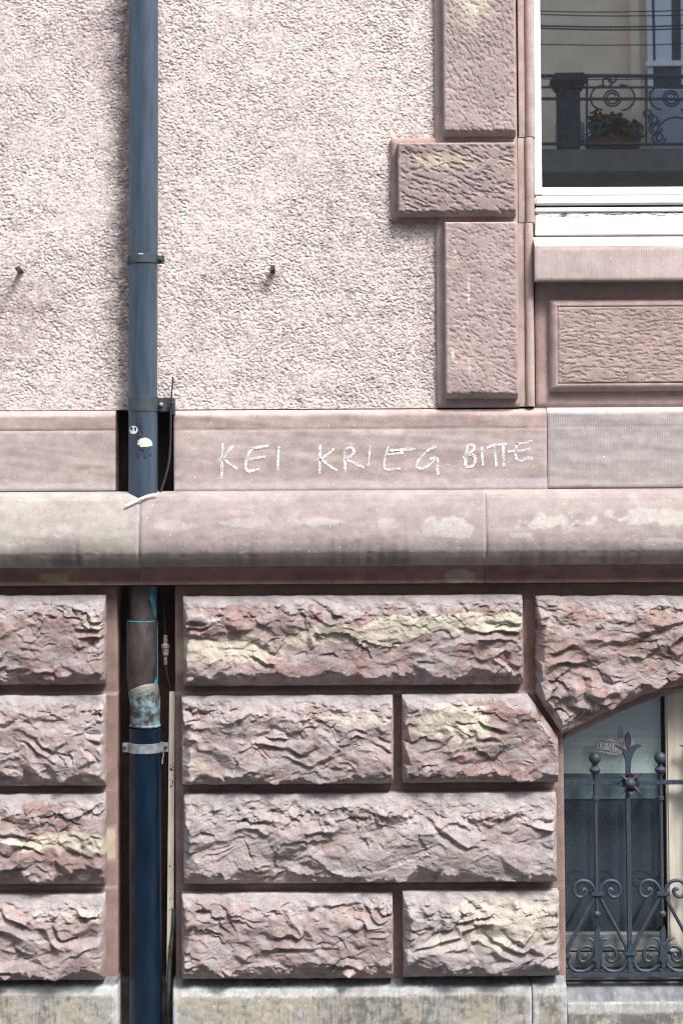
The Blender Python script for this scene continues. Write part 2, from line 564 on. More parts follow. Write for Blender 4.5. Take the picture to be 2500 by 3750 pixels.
def slab(name, X0, X1, zb, zt, p_back, height, pigment, mat, parent=None, res=0.006, resz=None, sag=0.0, edge=0.0, smooth=False, jag=0.0, seed=0, sag_n=5):
    """a stone or sheet: a front face of its own relief, four sides back to p_back"""
    nx = max(2, int(round((X1 - X0) / res)) + 1)
    xs = np.linspace(X0, X1, nx)
    zbv = np.array([zb(x) for x in xs]) if callable(zb) else np.full(nx, zb)
    ztv = np.array([zt(x) for x in xs]) if callable(zt) else np.full(nx, zt)
    if jag:
        zbv = zbv + jag * fbm(xs / 0.03, xs * 0 + 3.3, seed + 71, 3)
        ztv = ztv + jag * fbm(xs / 0.05, xs * 0 + 8.3, seed + 72, 3)
    nz = max(2, int(round((ztv - zbv).max() / (resz or res))) + 1)
    t = np.linspace(0, 1, nz)
    X = np.repeat(xs[None, :], nz, 0)
    Z = zbv[None, :] + t[:, None] * (ztv - zbv)[None, :]
    if jag:
        zmid = Z - zbv[None, :]
        X = X + np.where((np.arange(nx) == 0) | (np.arange(nx) == nx - 1), 1, 0)[None, :] * jag * fbm(Z / 0.03, X * 3, seed + 73, 3)
    dl, dr_, db, dt = X - X0, X1 - X, Z - zbv[None, :], ztv[None, :] - Z
    d = np.minimum(np.minimum(dl, dr_), np.minimum(db, dt))
    h = height(X, Z, d, dl, dr_, db, dt)
    if edge:
        h = h - edge * (1 - np.sqrt(np.clip(1 - (1 - np.clip(d / (edge * 1.6), 0, 1)) ** 2, 0, 1)))
    Zs = Z
    if sag:
        inner = sm(d / 0.012)
        hs_ = h.copy()
        for _ in range(sag_n):
            q = np.pad(hs_, 1, mode='edge')
            hs_ = (q[:-2, 1:-1] + q[2:, 1:-1] + q[1:-1, :-2] + q[1:-1, 2:] + hs_) / 5
        Zs = Z - sag * (h - hs_) * inner
    Y = -h
    col = pigment(X, Z, h)
    n = nx * nz
    V = np.empty((n + 2 * nx + 2 * nz, 3))
    V[:n, 0] = X.ravel(); V[:n, 1] = Y.ravel(); V[:n, 2] = Zs.ravel()
    idx = np.arange(n).reshape(nz, nx)
    q = np.stack([idx[:-1, :-1], idx[:-1, 1:], idx[1:, 1:], idx[1:, :-1]], -1).reshape(-1, 4)
    faces = [q]
    cols = [col.reshape(-1, 3)]
    off = n
    for ring, flip in ((idx[0, :], 0), (idx[-1, :], 1), (idx[:, 0], 1), (idx[:, -1], 0)):
        k = len(ring)
        V[off:off + k] = V[ring]
        V[off:off + k, 1] = -p_back
        b_ = np.arange(off, off + k)
        if flip:
            s_ = np.stack([ring[:-1], ring[1:], b_[1:], b_[:-1]], -1)
        else:
            s_ = np.stack([ring[:-1], b_[:-1], b_[1:], ring[1:]], -1)
        faces.append(s_)
        cols.append(cols[0][ring])
        off += k
    F = np.concatenate(faces)
    me = bpy.data.meshes.new(name)
    me.vertices.add(len(V))
    me.vertices.foreach_set('co', V.ravel())
    me.loops.add(F.size)
    me.loops.foreach_set('vertex_index', F.ravel().astype(np.int32))
    me.polygons.add(len(F))
    me.polygons.foreach_set('loop_start', np.arange(0, F.size, 4, dtype=np.int32))
    me.polygons.foreach_set('loop_total', np.full(len(F), 4, dtype=np.int32))
    if smooth:
        me.polygons.foreach_set('use_smooth', np.ones(len(F), bool))
    me.update(calc_edges=True)
    ca = me.color_attributes.new('pigment', 'FLOAT_COLOR', 'POINT')
    cc = np.concatenate(cols)
    ca.data.foreach_set('color', np.concatenate([cc, np.ones((len(cc), 1))], 1).ravel().astype(np.float32))
    if smooth:
        me.set_sharp_from_angle(angle=math.radians(35))
    me.materials.append(MATS[mat])
    return link(bpy.data.objects.new(name, me), parent)

def slabp(name, x0, y0, x1, y1, p, p_back, height, pigment, mat, parent=None, **kw):
    X0, X1, Z0, Z1 = rect(x0, y0, x1, y1, p)
    return slab(name, X0, X1, Z0, Z1, p_back, height, pigment, mat, parent, **kw)

def flat(p, amp=0.0008, sc=0.03, seed=1):
    return lambda X, Z, d, *a: p + amp * fbm(X / sc, Z / sc, seed, 3)

# pigments --------------------------------------------------------------
RED = (0.335, 0.218, 0.195)
REDDK = (0.27, 0.165, 0.145)
PINK = (0.42, 0.33, 0.31)
PALE = (0.50, 0.415, 0.385)
GREYP = (0.40, 0.355, 0.335)
CREAM = (0.60, 0.53, 0.41)
SOOT = (0.13, 0.115, 0.115)

def wash(base, seed, amt=0.16, sc=(0.35, 0.06)):
    def f(X, Z, h):
        n = fbm(X / sc[0], Z / sc[1], seed, 4)
        n2 = fbm(X / 0.05, Z / 0.04, seed + 5, 4)
        return np.asarray(base)[None, None, :] * (1 + amt * 1.6 * n + amt * n2)[..., None]
    return f

# ================================================================== THE GROUND AND THE STREET
GZ = -0.36
def sheet(name, X0, X1, Y0, Y1, z, mat):
    o = mesh(name, [(X0, Y0, z), (X1, Y0, z), (X1, Y1, z), (X0, Y1, z)], [(0, 1, 2, 3)], mat)
    o['kind'] = 'structure'
    return o
sheet('ground', -150, 150, -150, 150, GZ - 0.16, 'asphalt')
def slab_structure(name, X0, X1, Y0, Y1, Z0, Z1, mat, bev=0.0):
    o = box(name, X0, X1, Y0, Y1, Z0, Z1, mat, None, bev)
    o['kind'] = 'structure'
    return o
slab_structure('road', -40, 40, -7.5, -1.9, GZ - 0.155, GZ - 0.12, 'asphalt')
slab_structure('pavement', -40, 40, -1.72, 0.25, GZ - 0.15, GZ, 'paving')
slab_structure('kerb', -40, 40, -1.9, -1.723, GZ - 0.15, GZ + 0.004, 'kerbstone', 0.012)
slab_structure('kerb', -40, 40, -7.72, -7.503, GZ - 0.15, GZ + 0.004, 'kerbstone', 0.012)
slab_structure('pavement', -40, 40, -12.9, -7.723, GZ - 0.15, GZ, 'concrete_paving')

# ================================================================== THE HOUSE
house = thing('sandstone_house', (1.3, 0.0, GZ), 'old house front of pink roughcast above a red sandstone base', 'house')

# ---- rear wall core: closes the fabric behind every stone
LX, RX, TZ = -1.35, 3.35, 5.0
def recess_x(p):  return P(430, 2700, p).x, P(643, 2700, p).x

# ---- roughcast render, two fields either side of the pipe run, one sheet
def nicks(X, Z, seed, ang, lr, ls, thr, soft=0.10):
    """short gouges along a direction, 0..1"""
    ca, sa = math.cos(ang), math.sin(ang)
    wx = X + 0.35 * lr * fbm(X / (2.2 * lr), Z / (2.2 * lr), seed + 1, 2)
    wz = Z + 0.35 * lr * fbm(X / (2.2 * lr), Z / (2.2 * lr), seed + 2, 2)
    a = fbm((ca * wx + sa * wz) / lr, (-sa * wx + ca * wz) / ls, seed, 3, 0.55)
    return np.clip((thr - a) / soft, 0, 1)

def stucco_h(p):
    def f(X, Z, d, dl, dr_, db, dt):
        mod = fbm(X / 0.09, Z / 0.09, 13, 3) + 0.7 * fbm(X / 0.3, Z / 0.3, 14, 2)
        a = nicks(X, Z, 11, -0.5, 0.0095, 0.0058, -0.24 + 0.34 * mod, 0.13)
        b_ = nicks(X, Z, 31, -0.2, 0.0065, 0.0050, -0.20 + 0.30 * mod, 0.14)
        return p - 0.0018 * a - 0.0018 * b_ + 0.0020 * fbm(X / 0.06, Z / 0.05, 12, 2) + 0.0012 * fbm(X / 0.008, Z / 0.006, 15, 2)
    return f

def stucco_c(X, Z, h):
    px, py = proj(X, X * 0 - 0.015, Z)
    base = np.array((0.755, 0.672, 0.640))
    n = fbm(X / 0.25, Z / 0.3, 21, 4)
    f = np.clip(0.10 + 0.45 * n, 0, 1)
    # rain-washed soot beside the pipe and in loose drifts low on the left
    pipe = sm(1 - np.abs(px - 440) / (85 + 60 * fbm(Z / 0.2, Z * 0, 22, 3))) * sm((1560 - py) / 300) * 0.8
    drift = sm(1 - np.hypot((px - 60) / 300, (py - 1130) / 260)) * 0.55 + sm(1 - np.hypot((px - 330) / 120, (py - 120) / 260)) * 0.3
    edge = sm((px - 1500) / 100) * 0.22 * sm((py - 820) / 60) + sm(1 - np.hypot((px - 960) / 120, (py - 1040) / 50)) * 0.35
    grit = sm(0.5 + 2.2 * fbm(X / 0.03, Z / 0.03, 23, 4))
    speck = nicks(X, Z, 25, -0.5, 0.0085, 0.0048, -0.16 + 0.30 * np.clip(f + pipe + drift + edge, 0, 1.2) + 0.20 * fbm(X / .06, Z / .06, 26, 3), 0.12)
    f = np.clip(f * 0.35 + (pipe + drift + edge) * (0.25 + 0.65 * grit), 0, 0.8)
    c = mixc(base, (0.25, 0.21, 0.21), f)
    return mixc(c, (0.24, 0.20, 0.20), speck * 0.55)

st_p = 0.016
sX0, sX1 = -0.22, P(1594, 700, st_p).x
slab('roughcast', sX0, sX1, P(800, 1500, st_p).z, P(800, -140, st_p).z, -0.02, stucco_h(st_p), stucco_c, 'stucco', house, res=0.0030, resz=0.0028, sag=0.8)

slab('roughcast', LX, sX0 - 0.0005, P(800, 1500, st_p).z, TZ, -0.02, stucco_h(st_p), stucco_c, 'stucco', house, res=0.009)
slab('roughcast', sX0, sX1, P(800, -140, st_p).z + 0.0005, TZ, -0.02, stucco_h(st_p), stucco_c, 'stucco', house, res=0.009)

box('wall_core', LX, P(1950, 400, 0).x - 0.004, 0.022, 0.30, P(800, 1500, 0).z - 0.01, TZ, 'dark_stone', house)

# ---- quoins of the window surround
def tooled(p, seed, ang, sx=0.030, sz=0.010, amp=0.006, thr=-0.02):
    def f(X, Z, d, dl, dr_, db, dt):
        a = nicks(X, Z, seed, ang, sx, sz, thr + 0.25 * fbm(X / 0.1, Z / 0.1, seed + 6, 2), 0.30)
        g2 = fbm(X / 0.012, Z / 0.010, seed + 8, 3)
        k = sm((d - 0.003) / 0.014)
        e = 0.006 * (1 - np.clip(d / 0.006, 0, 1)) ** 1.6
        bot = 0.016 * (1 - np.clip(db / (0.020 + 0.006 * vn(X / .03, X * 0, seed + 3)), 0, 1))
        return p - amp * a * (0.3 + 0.7 * k) + 0.0012 * g2 + 0.005 * fbm(X / 0.12, Z / 0.12, seed + 9, 2) - e - bot + 0.003 * fbm(X / .025, Z / .02, seed + 10, 2) * (1 - k)
    return f

def quoin_c(base, seed, patch=None):
    w = wash(base, seed, 0.13, (0.25, 0.1))
    def f(X, Z, h):
        c = w(X, Z, h)
        px, py = proj(X, X * 0 - 0.07, Z)
        if patch:
            for (cx, cy, rx, ry, col, st) in patch:
                n = fbm(X / 0.06, Z / 0.05, seed + 31, 4)
                m_ = sm(1.25 - np.hypot((px - cx) / rx, (py - cy) / ry) + 0.9 * n) * st
                c = mixc(c, col, m_)
        return c
    return f

QB = 0.030
qback = slabp('quoin_backing', 1594, -260, 1893, 1492, QB, -0.02, flat(QB), wash(PINK, 41, .12), 'comb_v', house, res=0.02)
slabp('quoin_backing', 1432, 506, 1596, 814, QB + 0.003, -0.02, flat(QB + 0.003), wash((0.36, 0.26, 0.235), 42, .15), 'comb_v', house, res=0.02)
QP = 0.078
slabp('quoin_stone', 1622, -260, 1886, 494, QP, QB - 0.005, tooled(QP, 100, -1.0, 0.014, 0.0066, 0.0030, -.05), quoin_c((0.42, 0.340, 0.325), 110, [(1715, 20, 70, 90, (0.62, 0.58, 0.47), 0.9), (1660, 250, 60, 60, (0.42, 0.36, 0.35), .6)]), 'rock', qback, res=0.0032, sag=0.3)
slabp('quoin_stone', 1457, 521, 1889, 789, QP, QB - 0.005, tooled(QP, 200, -0.42, 0.022, 0.0068, 0.0038, 0.02), quoin_c((0.36, 0.285, 0.273), 210, [(1640, 590, 260, 26, (0.58, 0.52, 0.42), .75), (1640, 655, 200, 30, (0.30, 0.27, 0.28), .6)]), 'rock', qback, res=0.0032, sag=0.4)
slabp('quoin_stone', 1630, 812, 1895, 1458, QP - 0.006, QB - 0.005, tooled(QP - 0.006, 300, -0.5, 0.015, 0.0068, 0.0026, -0.06), quoin_c((0.43, 0.345, 0.33), 310, [(1655, 1300, 8, 22, (.75, .72, .68), .9), (1665, 920, 8, 10, (.75, .72, .68), .9), (1861, 1207, 6, 8, (.75, .72, .68), .9), (1715, 1060, 4, 70, (.75, .62, .6), .8), (1717, 1350, 5, 40, (.75, .62, .6), .7)]), 'rock', qback, res=0.0032, sag=0.3)

# ---- moulded jamb beside the window: fillet, groove, roll, in three stones
def jamb_h(X, Z, d, dl, dr_, db, dt):
    w = dl + dr_
    u = dl / w
    roll = 0.014 * np.sqrt(np.clip(1 - ((u - 0.68) / 0.26) ** 2, 0, 1))
    groove = -0.006 * sm(1 - np.abs(u - 0.40) / 0.05)
    return 0.028 + roll + groove - 0.02 * sm((u - 0.93) / 0.07)
for i, (a, b_) in enumerate(((-260, 501), (504, 814), (817, 1488))):
    slabp('jamb_stone', 1896, a, 1957, b_, 0.03, -0.12, jamb_h, wash(((0.46, 0.365, 0.345), (0.44, 0.34, 0.315), (0.49, 0.395, 0.365))[i], 50 + i, .14, (0.06, 0.2)), 'comb_h' if i == 0 else 'ashlar', house, res=0.0035, resz=0.02, smooth=True, edge=0.002)

# ---- the upper window: sashes, rails and flaking sill board
FR = -0.05
win = boxp('window_frame', 1948, -260, 1979, 712, FR, -0.13, 'white_paint', house, 0.004)
win['label'] = 'white painted window stile beside the moulded jamb'
boxp('bottom_rail', 1980, 683, 2950, 712, FR + 0.002, -0.13, 'white_paint', win, 0.004)
boxp('weather_bar', 1957, 714, 2950, 747, FR + 0.028, -0.10, 'white_paint', win, 0.006)
boxp('gap_strip', 1960, 746, 2950, 758, FR + 0.002, -0.12, 'gasket', win)
boxp('sill_fillet', 1957, 757, 2950, 775, FR + 0.030, -0.10, 'white_paint', win, 0.004)
boxp('sill_board', 1957, 776, 2950, 859, FR + 0.024, -0.11, 'peeling_paint', win, 0.003)
boxp('pane', 1970, -260, 2950, 690, -0.100, -0.105, 'pane_upper', win)
# the unlit room behind it
def room(name, x0, y0, x1, y1, p0, p1):
    X0, X1, Z0, Z1 = rect(x0, y0, x1, y1, p0)
    vs = [(X0, -p0, Z0), (X1, -p0, Z0), (X1, -p0, Z1), (X0, -p0, Z1), (X0, -p1, Z0), (X1, -p1, Z0), (X1, -p1, Z1), (X0, -p1, Z1)]
    return mesh(name, vs, [(4, 5, 6, 7), (0, 1, 5, 4), (3, 7, 6, 2), (0, 4, 7, 3), (1, 2, 6, 5)], 'room_dark', house)
room('room_interior', 1940, -260, 2990, 870, -0.131, -2.2)

# ---- stone window sill and apron with its raised panel
def sill_h(p):
    def f(X, Z, d, dl, dr_, db, dt):
        return p - 0.055 * sm(1 - (dt) / 0.046) - 0.002 * sm(1 - np.abs(dt - 0.048) / 0.003) + 0.0006 * fbm(X / 0.03, Z / 0.03, 61, 2)
    return f
def sill_c(X, Z, h):
    c = wash((0.48, 0.405, 0.39), 62, .1, (0.4, 0.05))(X, Z, h)
    px, py = proj(X, X * 0 - 0.08, Z)
    return mixc(c, (0.66, 0.62, 0.55), sm(1.2 - np.hypot((px - 2480) / 110, (py - 900) / 9) + .5 * fbm(X / .05, Z / .02, 63, 3)))
slabp('window_sill', 1958, 858, 2950, 1024, 0.085, -0.05, sill_h(0.085), sill_c, 'comb_v', house, res=0.006, edge=0.003, smooth=True)
slabp('apron', 1959, 1000, 2950, 1489, 0.008, -0.03, flat(0.008), wash((0.395, 0.295, 0.275), 64, .12), 'comb_h', house, res=0.02)
def panel_h(X, Z, d, dl, dr_, db, dt):
    bev = np.clip(d / 0.026, 0, 1)
    k = sm((d - 0.030) / 0.006)
    a = nicks(X, Z, 72, -0.10, 0.020, 0.0060, 0.0, 0.3)
    return 0.012 + 0.032 * np.sqrt(np.clip(1 - (1 - bev) ** 2, 0, 1)) - 0.005 * sm(1 - np.abs(d - 0.028) / 0.003) + k * (0.002 - 0.0026 * a)
slabp('apron_panel', 2010, 1094, 2950, 1431, 0.03, 0.0, panel_h, wash((0.41, 0.315, 0.295), 74, .12, (.2, .08)), 'rock', house, res=0.0032, sag=0.3)

# ---- plain band course
def band_h(p):
    def f(X, Z, d, dl, dr_, db, dt):
        return p - 0.022 * (1 - np.clip(dt / 0.020, 0, 1)) + 0.0012 * fbm(X / 0.05, Z / 0.03, 80, 3) - 0.0025 * sm(1 - np.abs(dt - 0.073) / 0.003)
    return f
def band_c(seed, grey=False):
    def f(X, Z, h):
        px, py = proj(X, X * 0 - 0.045, Z)
        dpx = py - (1503 - 0.0075 * (px - 400))
        base = (0.385, 0.350, 0.34) if grey else (0.435, 0.368, 0.352)
        tl = Z + 0.10 * X + 0.03 * fbm(X / 0.5, Z / 0.1, seed + 1, 3)
        n = fbm(X / 0.4, tl / 0.018, seed, 4)
        n2 = fbm(X / 0.05, Z / 0.03, seed + 2, 4)
        c = np.asarray(base) * (1 + 0.26 * n + 0.15 * n2)[..., None]
        if not grey:
            red = sm((dpx - 17) / 4) * sm((76 - dpx + 4 * n2) / 4)
            c = mixc(c, np.array((0.375, 0.280, 0.265)) * (1 + 0.35 * n2 + 0.25 * n)[..., None], red * 0.65)
            c = mixc(c, (0.485, 0.435, 0.455), sm((dpx - 262 + 14 * fbm(X / .09, Z / .09, seed + 3, 3)) / 5) * 0.9)
            ws = sm(1.3 - np.hypot((px - 1440) / 42, (py - 1582) / 12)) + 0.6 * sm(1.1 - np.hypot((px - 1320) / 50, (py - 1586) / 10) + n2)
            c = mixc(c, (0.60, 0.545, 0.52), np.clip(ws, 0, .8))
            yel = sm(1.2 - np.hypot((px - 380) / 150, (py - 1722 + 0.05 * (px - 380)) / 13) + 0.7 * n2) * .7
            c = mixc(c, (0.56, 0.49, 0.41), yel)
        else:
            c = mixc(c, (0.46, 0.43, 0.44), sm((25 - dpx) / 14) * 0.8)
            c = mixc(c, (0.33, 0.28, 0.265), sm(1 - np.abs(py - 1740) / 14) * 0.4)
        return c
    return f
BP = 0.045
slabp('band_stone', -1350, 1508, 423, 1801, BP, -0.16, band_h(BP), band_c(90), 'ashlar', house, res=0.006, edge=0.003, smooth=True)
slabp('band_stone', 637, 1499, 2002, 1795, BP, -0.16, band_h(BP), band_c(91), 'ashlar', house, res=0.006, edge=0.003, smooth=True)
slabp('band_stone', 2004, 1489, 2960, 1783, BP + 0.002, -0.16, band_h(BP + 0.002), band_c(92, True), 'comb_v', house, res=0.006, edge=0.003, smooth=True)
# dark lead lining of the notch behind the pipe
lin = boxp('pipe_notch_lining', 418, 1496, 641, 1815, -0.075, -0.10, 'lead_lining', house)
xa, xb, za, zb_ = rect(423, 1500, 637, 1812, 0.0)
box('notch_head', xa - 0.002, xb + 0.002, -0.010, 0.09, P(530, 1502, 0).z - 0.001, P(530, 1490, 0).z, 'lead_lining', lin)

# ---- moulded cornice in three stones
CPROF = [(0.02, 1796), (0.062, 1798), (0.096, 1803), (0.117, 1813), (0.130, 1830), (0.142, 1856), (0.154, 1890), (0.165, 1925),
         (0.173, 1960), (0.175, 1992), (0.171, 2022), (0.156, 2048), (0.132, 2066), (0.100, 2073), (0.080, 2074),
         (0.079, 2080), (0.074, 2083), (0.068, 2098), (0.070, 2118), (0.078, 2130), (0.080, 2139), (0.0, 2141)]
def cornice(x0, x1, pig, seed):
    # dense profile
    pr = []
    for (a, b_) in zip(CPROF[:-1], CPROF[1:]):
        k = 6 if b_[1] < 2074 else 3
        for i in range(k):
            f = i / k
            pr.append((a[0] + (b_[0] - a[0]) * f, a[1] + (b_[1] - a[1]) * f))
    pr.append(CPROF[-1])
    pr = np.array(pr)
    yb = np.array([P(1000, y, p).z for p, y in pr])
    for _ in range(3):                      # ease the roll
        pr[1:78, 0] = (pr[0:77, 0] + 2 * pr[1:78, 0] + pr[2:79, 0]) / 4
    x0w, x1w = P(x0, 1950, 0.15).x, P(x1, 1950, 0.15).x
    nx = int((x1w - x0w) / 0.006) + 1
    xs = np.linspace(x0w, x1w, nx)
    ins = np.minimum(1, np.minimum(xs - x0w, x1w - xs) / 0.006)
    X = np.repeat(xs[None, :], len(pr), 0)
    Z = np.repeat(yb[:, None], nx, 1)
    # sag of the course with the rest of the front
    Pp = np.repeat(pr[:, :1], nx, 1)
    Pp = Pp + (0.0022 * fbm(X / 0.12, Z / 0.06, seed, 4) - 0.0025 * np.clip(vn(X / 0.013, Z / 0.010, seed + 9) - 0.36, 0, 1) * 8) * np.clip(Pp / .05, 0, 1) - 0.004 * (1 - ins)[None, :]
    px, py = proj(X, -Pp, Z)
    col = pig(X, Z, px, np.repeat(pr[:, 1:2], nx, 1))
    n = X.size
    idx = np.arange(n).reshape(X.shape)
    V = np.stack([X.ravel(), -Pp.ravel(), Z.ravel()], -1)
    F = np.stack([idx[1:, :-1], idx[1:, 1:], idx[:-1, 1:], idx[:-1, :-1]], -1).reshape(-1, 4).tolist()
    # end faces
    k0 = len(V)
    ex = np.array([[x, 0.14, z] for x in (xs[0], xs[-1]) for z in (yb[0], yb[-1])])
    V = np.concatenate([V, ex])
    F.append(list(idx[:, 0]) + [k0 + 1, k0])
    F.append((list(idx[:, -1]) + [k0 + 3, k0 + 2])[::-1])
    o = mesh('cornice_stone', V, F, 'ashlar', house, True)
    ca = o.data.color_attributes.new('pigment', 'FLOAT_COLOR', 'POINT')
    cc = np.concatenate([col.reshape(-1, 3), np.tile(col[0, 0], (4, 1))])
    ca.data.foreach_set('color', np.concatenate([cc, np.ones((len(cc), 1))], 1).ravel().astype(np.float32))
    o.data.set_sharp_from_angle(angle=math.radians(45))
    return o

def cornice_c(base, patches, seed, soot):
    def f(X, Z, px, yy):
        n = fbm(X / 0.3, Z / 0.05, seed, 4)
        n2 = fbm(X / 0.05, Z / 0.04, seed + 1, 4)
        c = np.asarray(base) * (1 + 0.14 * n + 0.16 * n2)[..., None]
        for (cx, cy, rx, ry, col, s) in patches:
            m_ = sm((1.15 - np.hypot((px - cx) / rx, (yy - cy) / ry) + 1.0 * n2) * 4) * s
            c = mixc(c, col, m_)
        # run-off streaks below the drip
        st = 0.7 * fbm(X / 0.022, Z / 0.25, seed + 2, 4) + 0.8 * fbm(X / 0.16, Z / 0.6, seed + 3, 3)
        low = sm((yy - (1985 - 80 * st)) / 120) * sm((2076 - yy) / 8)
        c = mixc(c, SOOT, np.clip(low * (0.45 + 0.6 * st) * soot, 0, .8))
        fas = sm((yy - 2074) / 4)
        fc = np.array((0.29, 0.175, 0.155)) * (1 + 0.3 * n2 + 0.25 * n)[..., None]
        for (cx, rx, col) in ((200, 70, (0.40, 0.33, 0.20)), (1685, 55, (0.45, 0.37, 0.30))):
            m_ = sm((1.1 - np.hypot((px - cx) / rx, (yy - 2112) / 26) + .6 * n2) * 3)
            fc = mixc(fc, col, m_)
        return mixc(c, (0, 0, 0), 0 * fas) * (1 - fas)[..., None] + fc * fas[..., None]
    return f
crm = (0.46, 0.445, 0.41)
cornice(-1350, 509, cornice_c((0.385, 0.362, 0.33), [(230, 2000, 130, 40, (0.30, 0.27, 0.25), .6), (60, 2050, 90, 14, (.5, .47, .33), .6)], 401, 1.15), 401)
cornice(514, 1775, cornice_c((0.335, 0.288, 0.278), [(660, 1925, 90, 16, crm, .55), (870, 1915, 90, 15, crm, .6), (1180, 1910, 100, 14, crm, .6), (1430, 1920, 40, 18, crm, .5),
                                              (1640, 1938, 75, 38, crm, .85), (1000, 1900, 90, 40, (.42, .36, .345), .5), (1560, 2000, 70, 60, (.37, .33, .31), .5)], 402, 0.9), 402)
cornice(1780, 2960, cornice_c((0.35, 0.302, 0.288), [(2000, 1920, 120, 24, crm, .95), (1910, 1965, 40, 10, crm, .7), (2400, 1900, 150, 26, crm, .9), (2440, 1990, 120, 10, crm, .7)], 403, 0.75), 403)
# mortar in the joints
for x in (511.5, 1777.5):
    X_ = P(x, 1950, 0.15).x
    vs, fs = [], []
    pts = [(p - 0.006 if p > 0.03 else p, P(1000, y, p).z) for p, y in CPROF]
    for s in (-0.0022, 0.0022):
        for p, z in pts:
            vs.append((X_ + s * 1.2, -p, z))
    k = len(pts)
    for i in range(k - 1):
        fs.append((i, i + 1, k + i + 1, k + i))
    o = mesh('joint_mortar', vs, fs, 'kerbstone', house)

# ---- rusticated basement: backing, then each rock-faced stone
BK = 0.018
def course_c(seed):
    w = wash((0.275, 0.192, 0.176), seed, .16, (.3, .12))
    def f(X, Z, h):
        c = w(X, Z, h)
        px, py = proj(X, X * 0 - 0.018, Z)
        for y in (2540, 2888, 3247):
            yy = y - 0.0065 * (px - 600)
            c = mixc(c, (0.47, 0.42, 0.40), sm(1 - np.abs(py - yy + 3 * fbm(X / .05, Z * 0, 5, 3)) / 8) * .7)
        cr = sm((1 - np.abs(py - 2400) / 80) * 2) * sm((px - 640) / 5) * sm((690 - px) / 10)
        c = mixc(c, (0.50, 0.42, 0.31), cr * .8)
        cr2 = sm((1 - np.abs(py - 3090) / 70) * 3) * sm((430 - px) / 10) * sm((px - 380) / 10)
        return mixc(c, (0.55, 0.48, 0.37), cr2 * .8)
    return f
zt_b = P(1000, 2136, BK).z
xl0, xl1, zb0, _ = rect(-420, 2145, 430, 3600, BK)
xr0, _, _, _ = rect(643, 2145, 2040, 3600, BK)
base_l = slab('basement_backing', LX, xl1, P(200, 3608, BK).z, zt_b, -0.16, flat(BK, .0012), course_c(501), 'comb_h', house, res=0.012)
# arch of the basement window
AX, AY = [2062, 2175, 2300, 2400, 2500, 2580], [2709, 2651, 2596, 2560, 2533, 2524]
ax_w = [P(x, y, BK).x for x, y in zip(AX, AY)]
az_w = [P(x, y, BK).z for x, y in zip(AX, AY)]
XC = ax_w[-1]
ax_w += [2 * XC - x for x in ax_w[-2::-1]]
az_w += az_w[-2::-1]
def arch_z(x, up=0.0):
    # smooth through the surveyed points
    xx = np.array(ax_w); zz = np.array(az_w)
    k = np.polyfit(xx - XC, zz, 4)
    return float(np.polyval(k, x - XC)) + up
jx = P(2066, 3150, BK).x
jx2 = 2 * XC - jx
z_pl = P(1200, 3606, BK).z
base_r = slab('basement_backing', xr0, jx, z_pl, zt_b, -0.17, flat(BK, .0012, .03, 3), course_c(502), 'comb_h', house, res=0.012)
slab('arch_backing', jx + 0.0005, jx2, arch_z, zt_b, -0.17, flat(BK, .0012, .03, 4), course_c(503), 'comb_h', base_r, res=0.012)
slab('basement_backing', jx2 + 0.0005, RX, z_pl, zt_b, -0.17, flat(BK, .001, .03, 5), course_c(504), 'comb_h', house, res=0.03)

def chips(X, Z, h, rg, n, a_rng, d_rng, ang_s, xr, zr, keep):
    """flakes struck off the face: deepest under a sharp upper lip, running out below"""
    for _ in range(n):
        cx, cz = rg.uniform(*xr), rg.uniform(*zr)
        a = rg.uniform(*a_rng)
        b = a * rg.uniform(0.45, 0.95)
        D = rg.uniform(*d_rng) * (0.5 + 0.5 * a / a_rng[1])
        th = rg.gauss(0.0, ang_s)
        if rg.random() < 0.12:
            th += rg.choice((-1.4, 1.4))
        i0, i1 = np.searchsorted(X[0], (cx - 1.3 * a, cx + 1.3 * a))
        if i1 - i0 < 2:
            continue
        r0 = np.searchsorted(Z[:, (i0 + i1) // 2], (cz - 1.4 * a, cz + 1.4 * a))
        sl = (slice(max(r0[0], 0), r0[1]), slice(i0, i1))
        x, z = X[sl] - cx, Z[sl] - cz
        if x.size < 6:
            continue
        u = (x * math.cos(th) + z * math.sin(th)) / a
        v = (-x * math.sin(th) + z * math.cos(th)) / b
        wob = keep[sl]
        sk = rg.uniform(-0.5, 0.5)
        if rg.random() < 0.6:
            lip = 0.8 - rg.uniform(0.5, 1.3) * np.abs(u - sk) + rg.uniform(-.4, .4) * u + 0.26 * wob
        else:
            lip = 0.7 * (1 - u * u) + sk * u * 0.6 + 0.26 * wob
        t = np.clip((v + 0.9) / (lip + 0.9 + 1e-6), 0, 1)
        side = np.clip(1 - u * u, 0, 1) ** 0.6
        cut = D * t ** 1.3 * side * np.clip((lip - v) / 0.07, 0, 1) * (v > -0.9)
        h[sl] -= cut
    return h

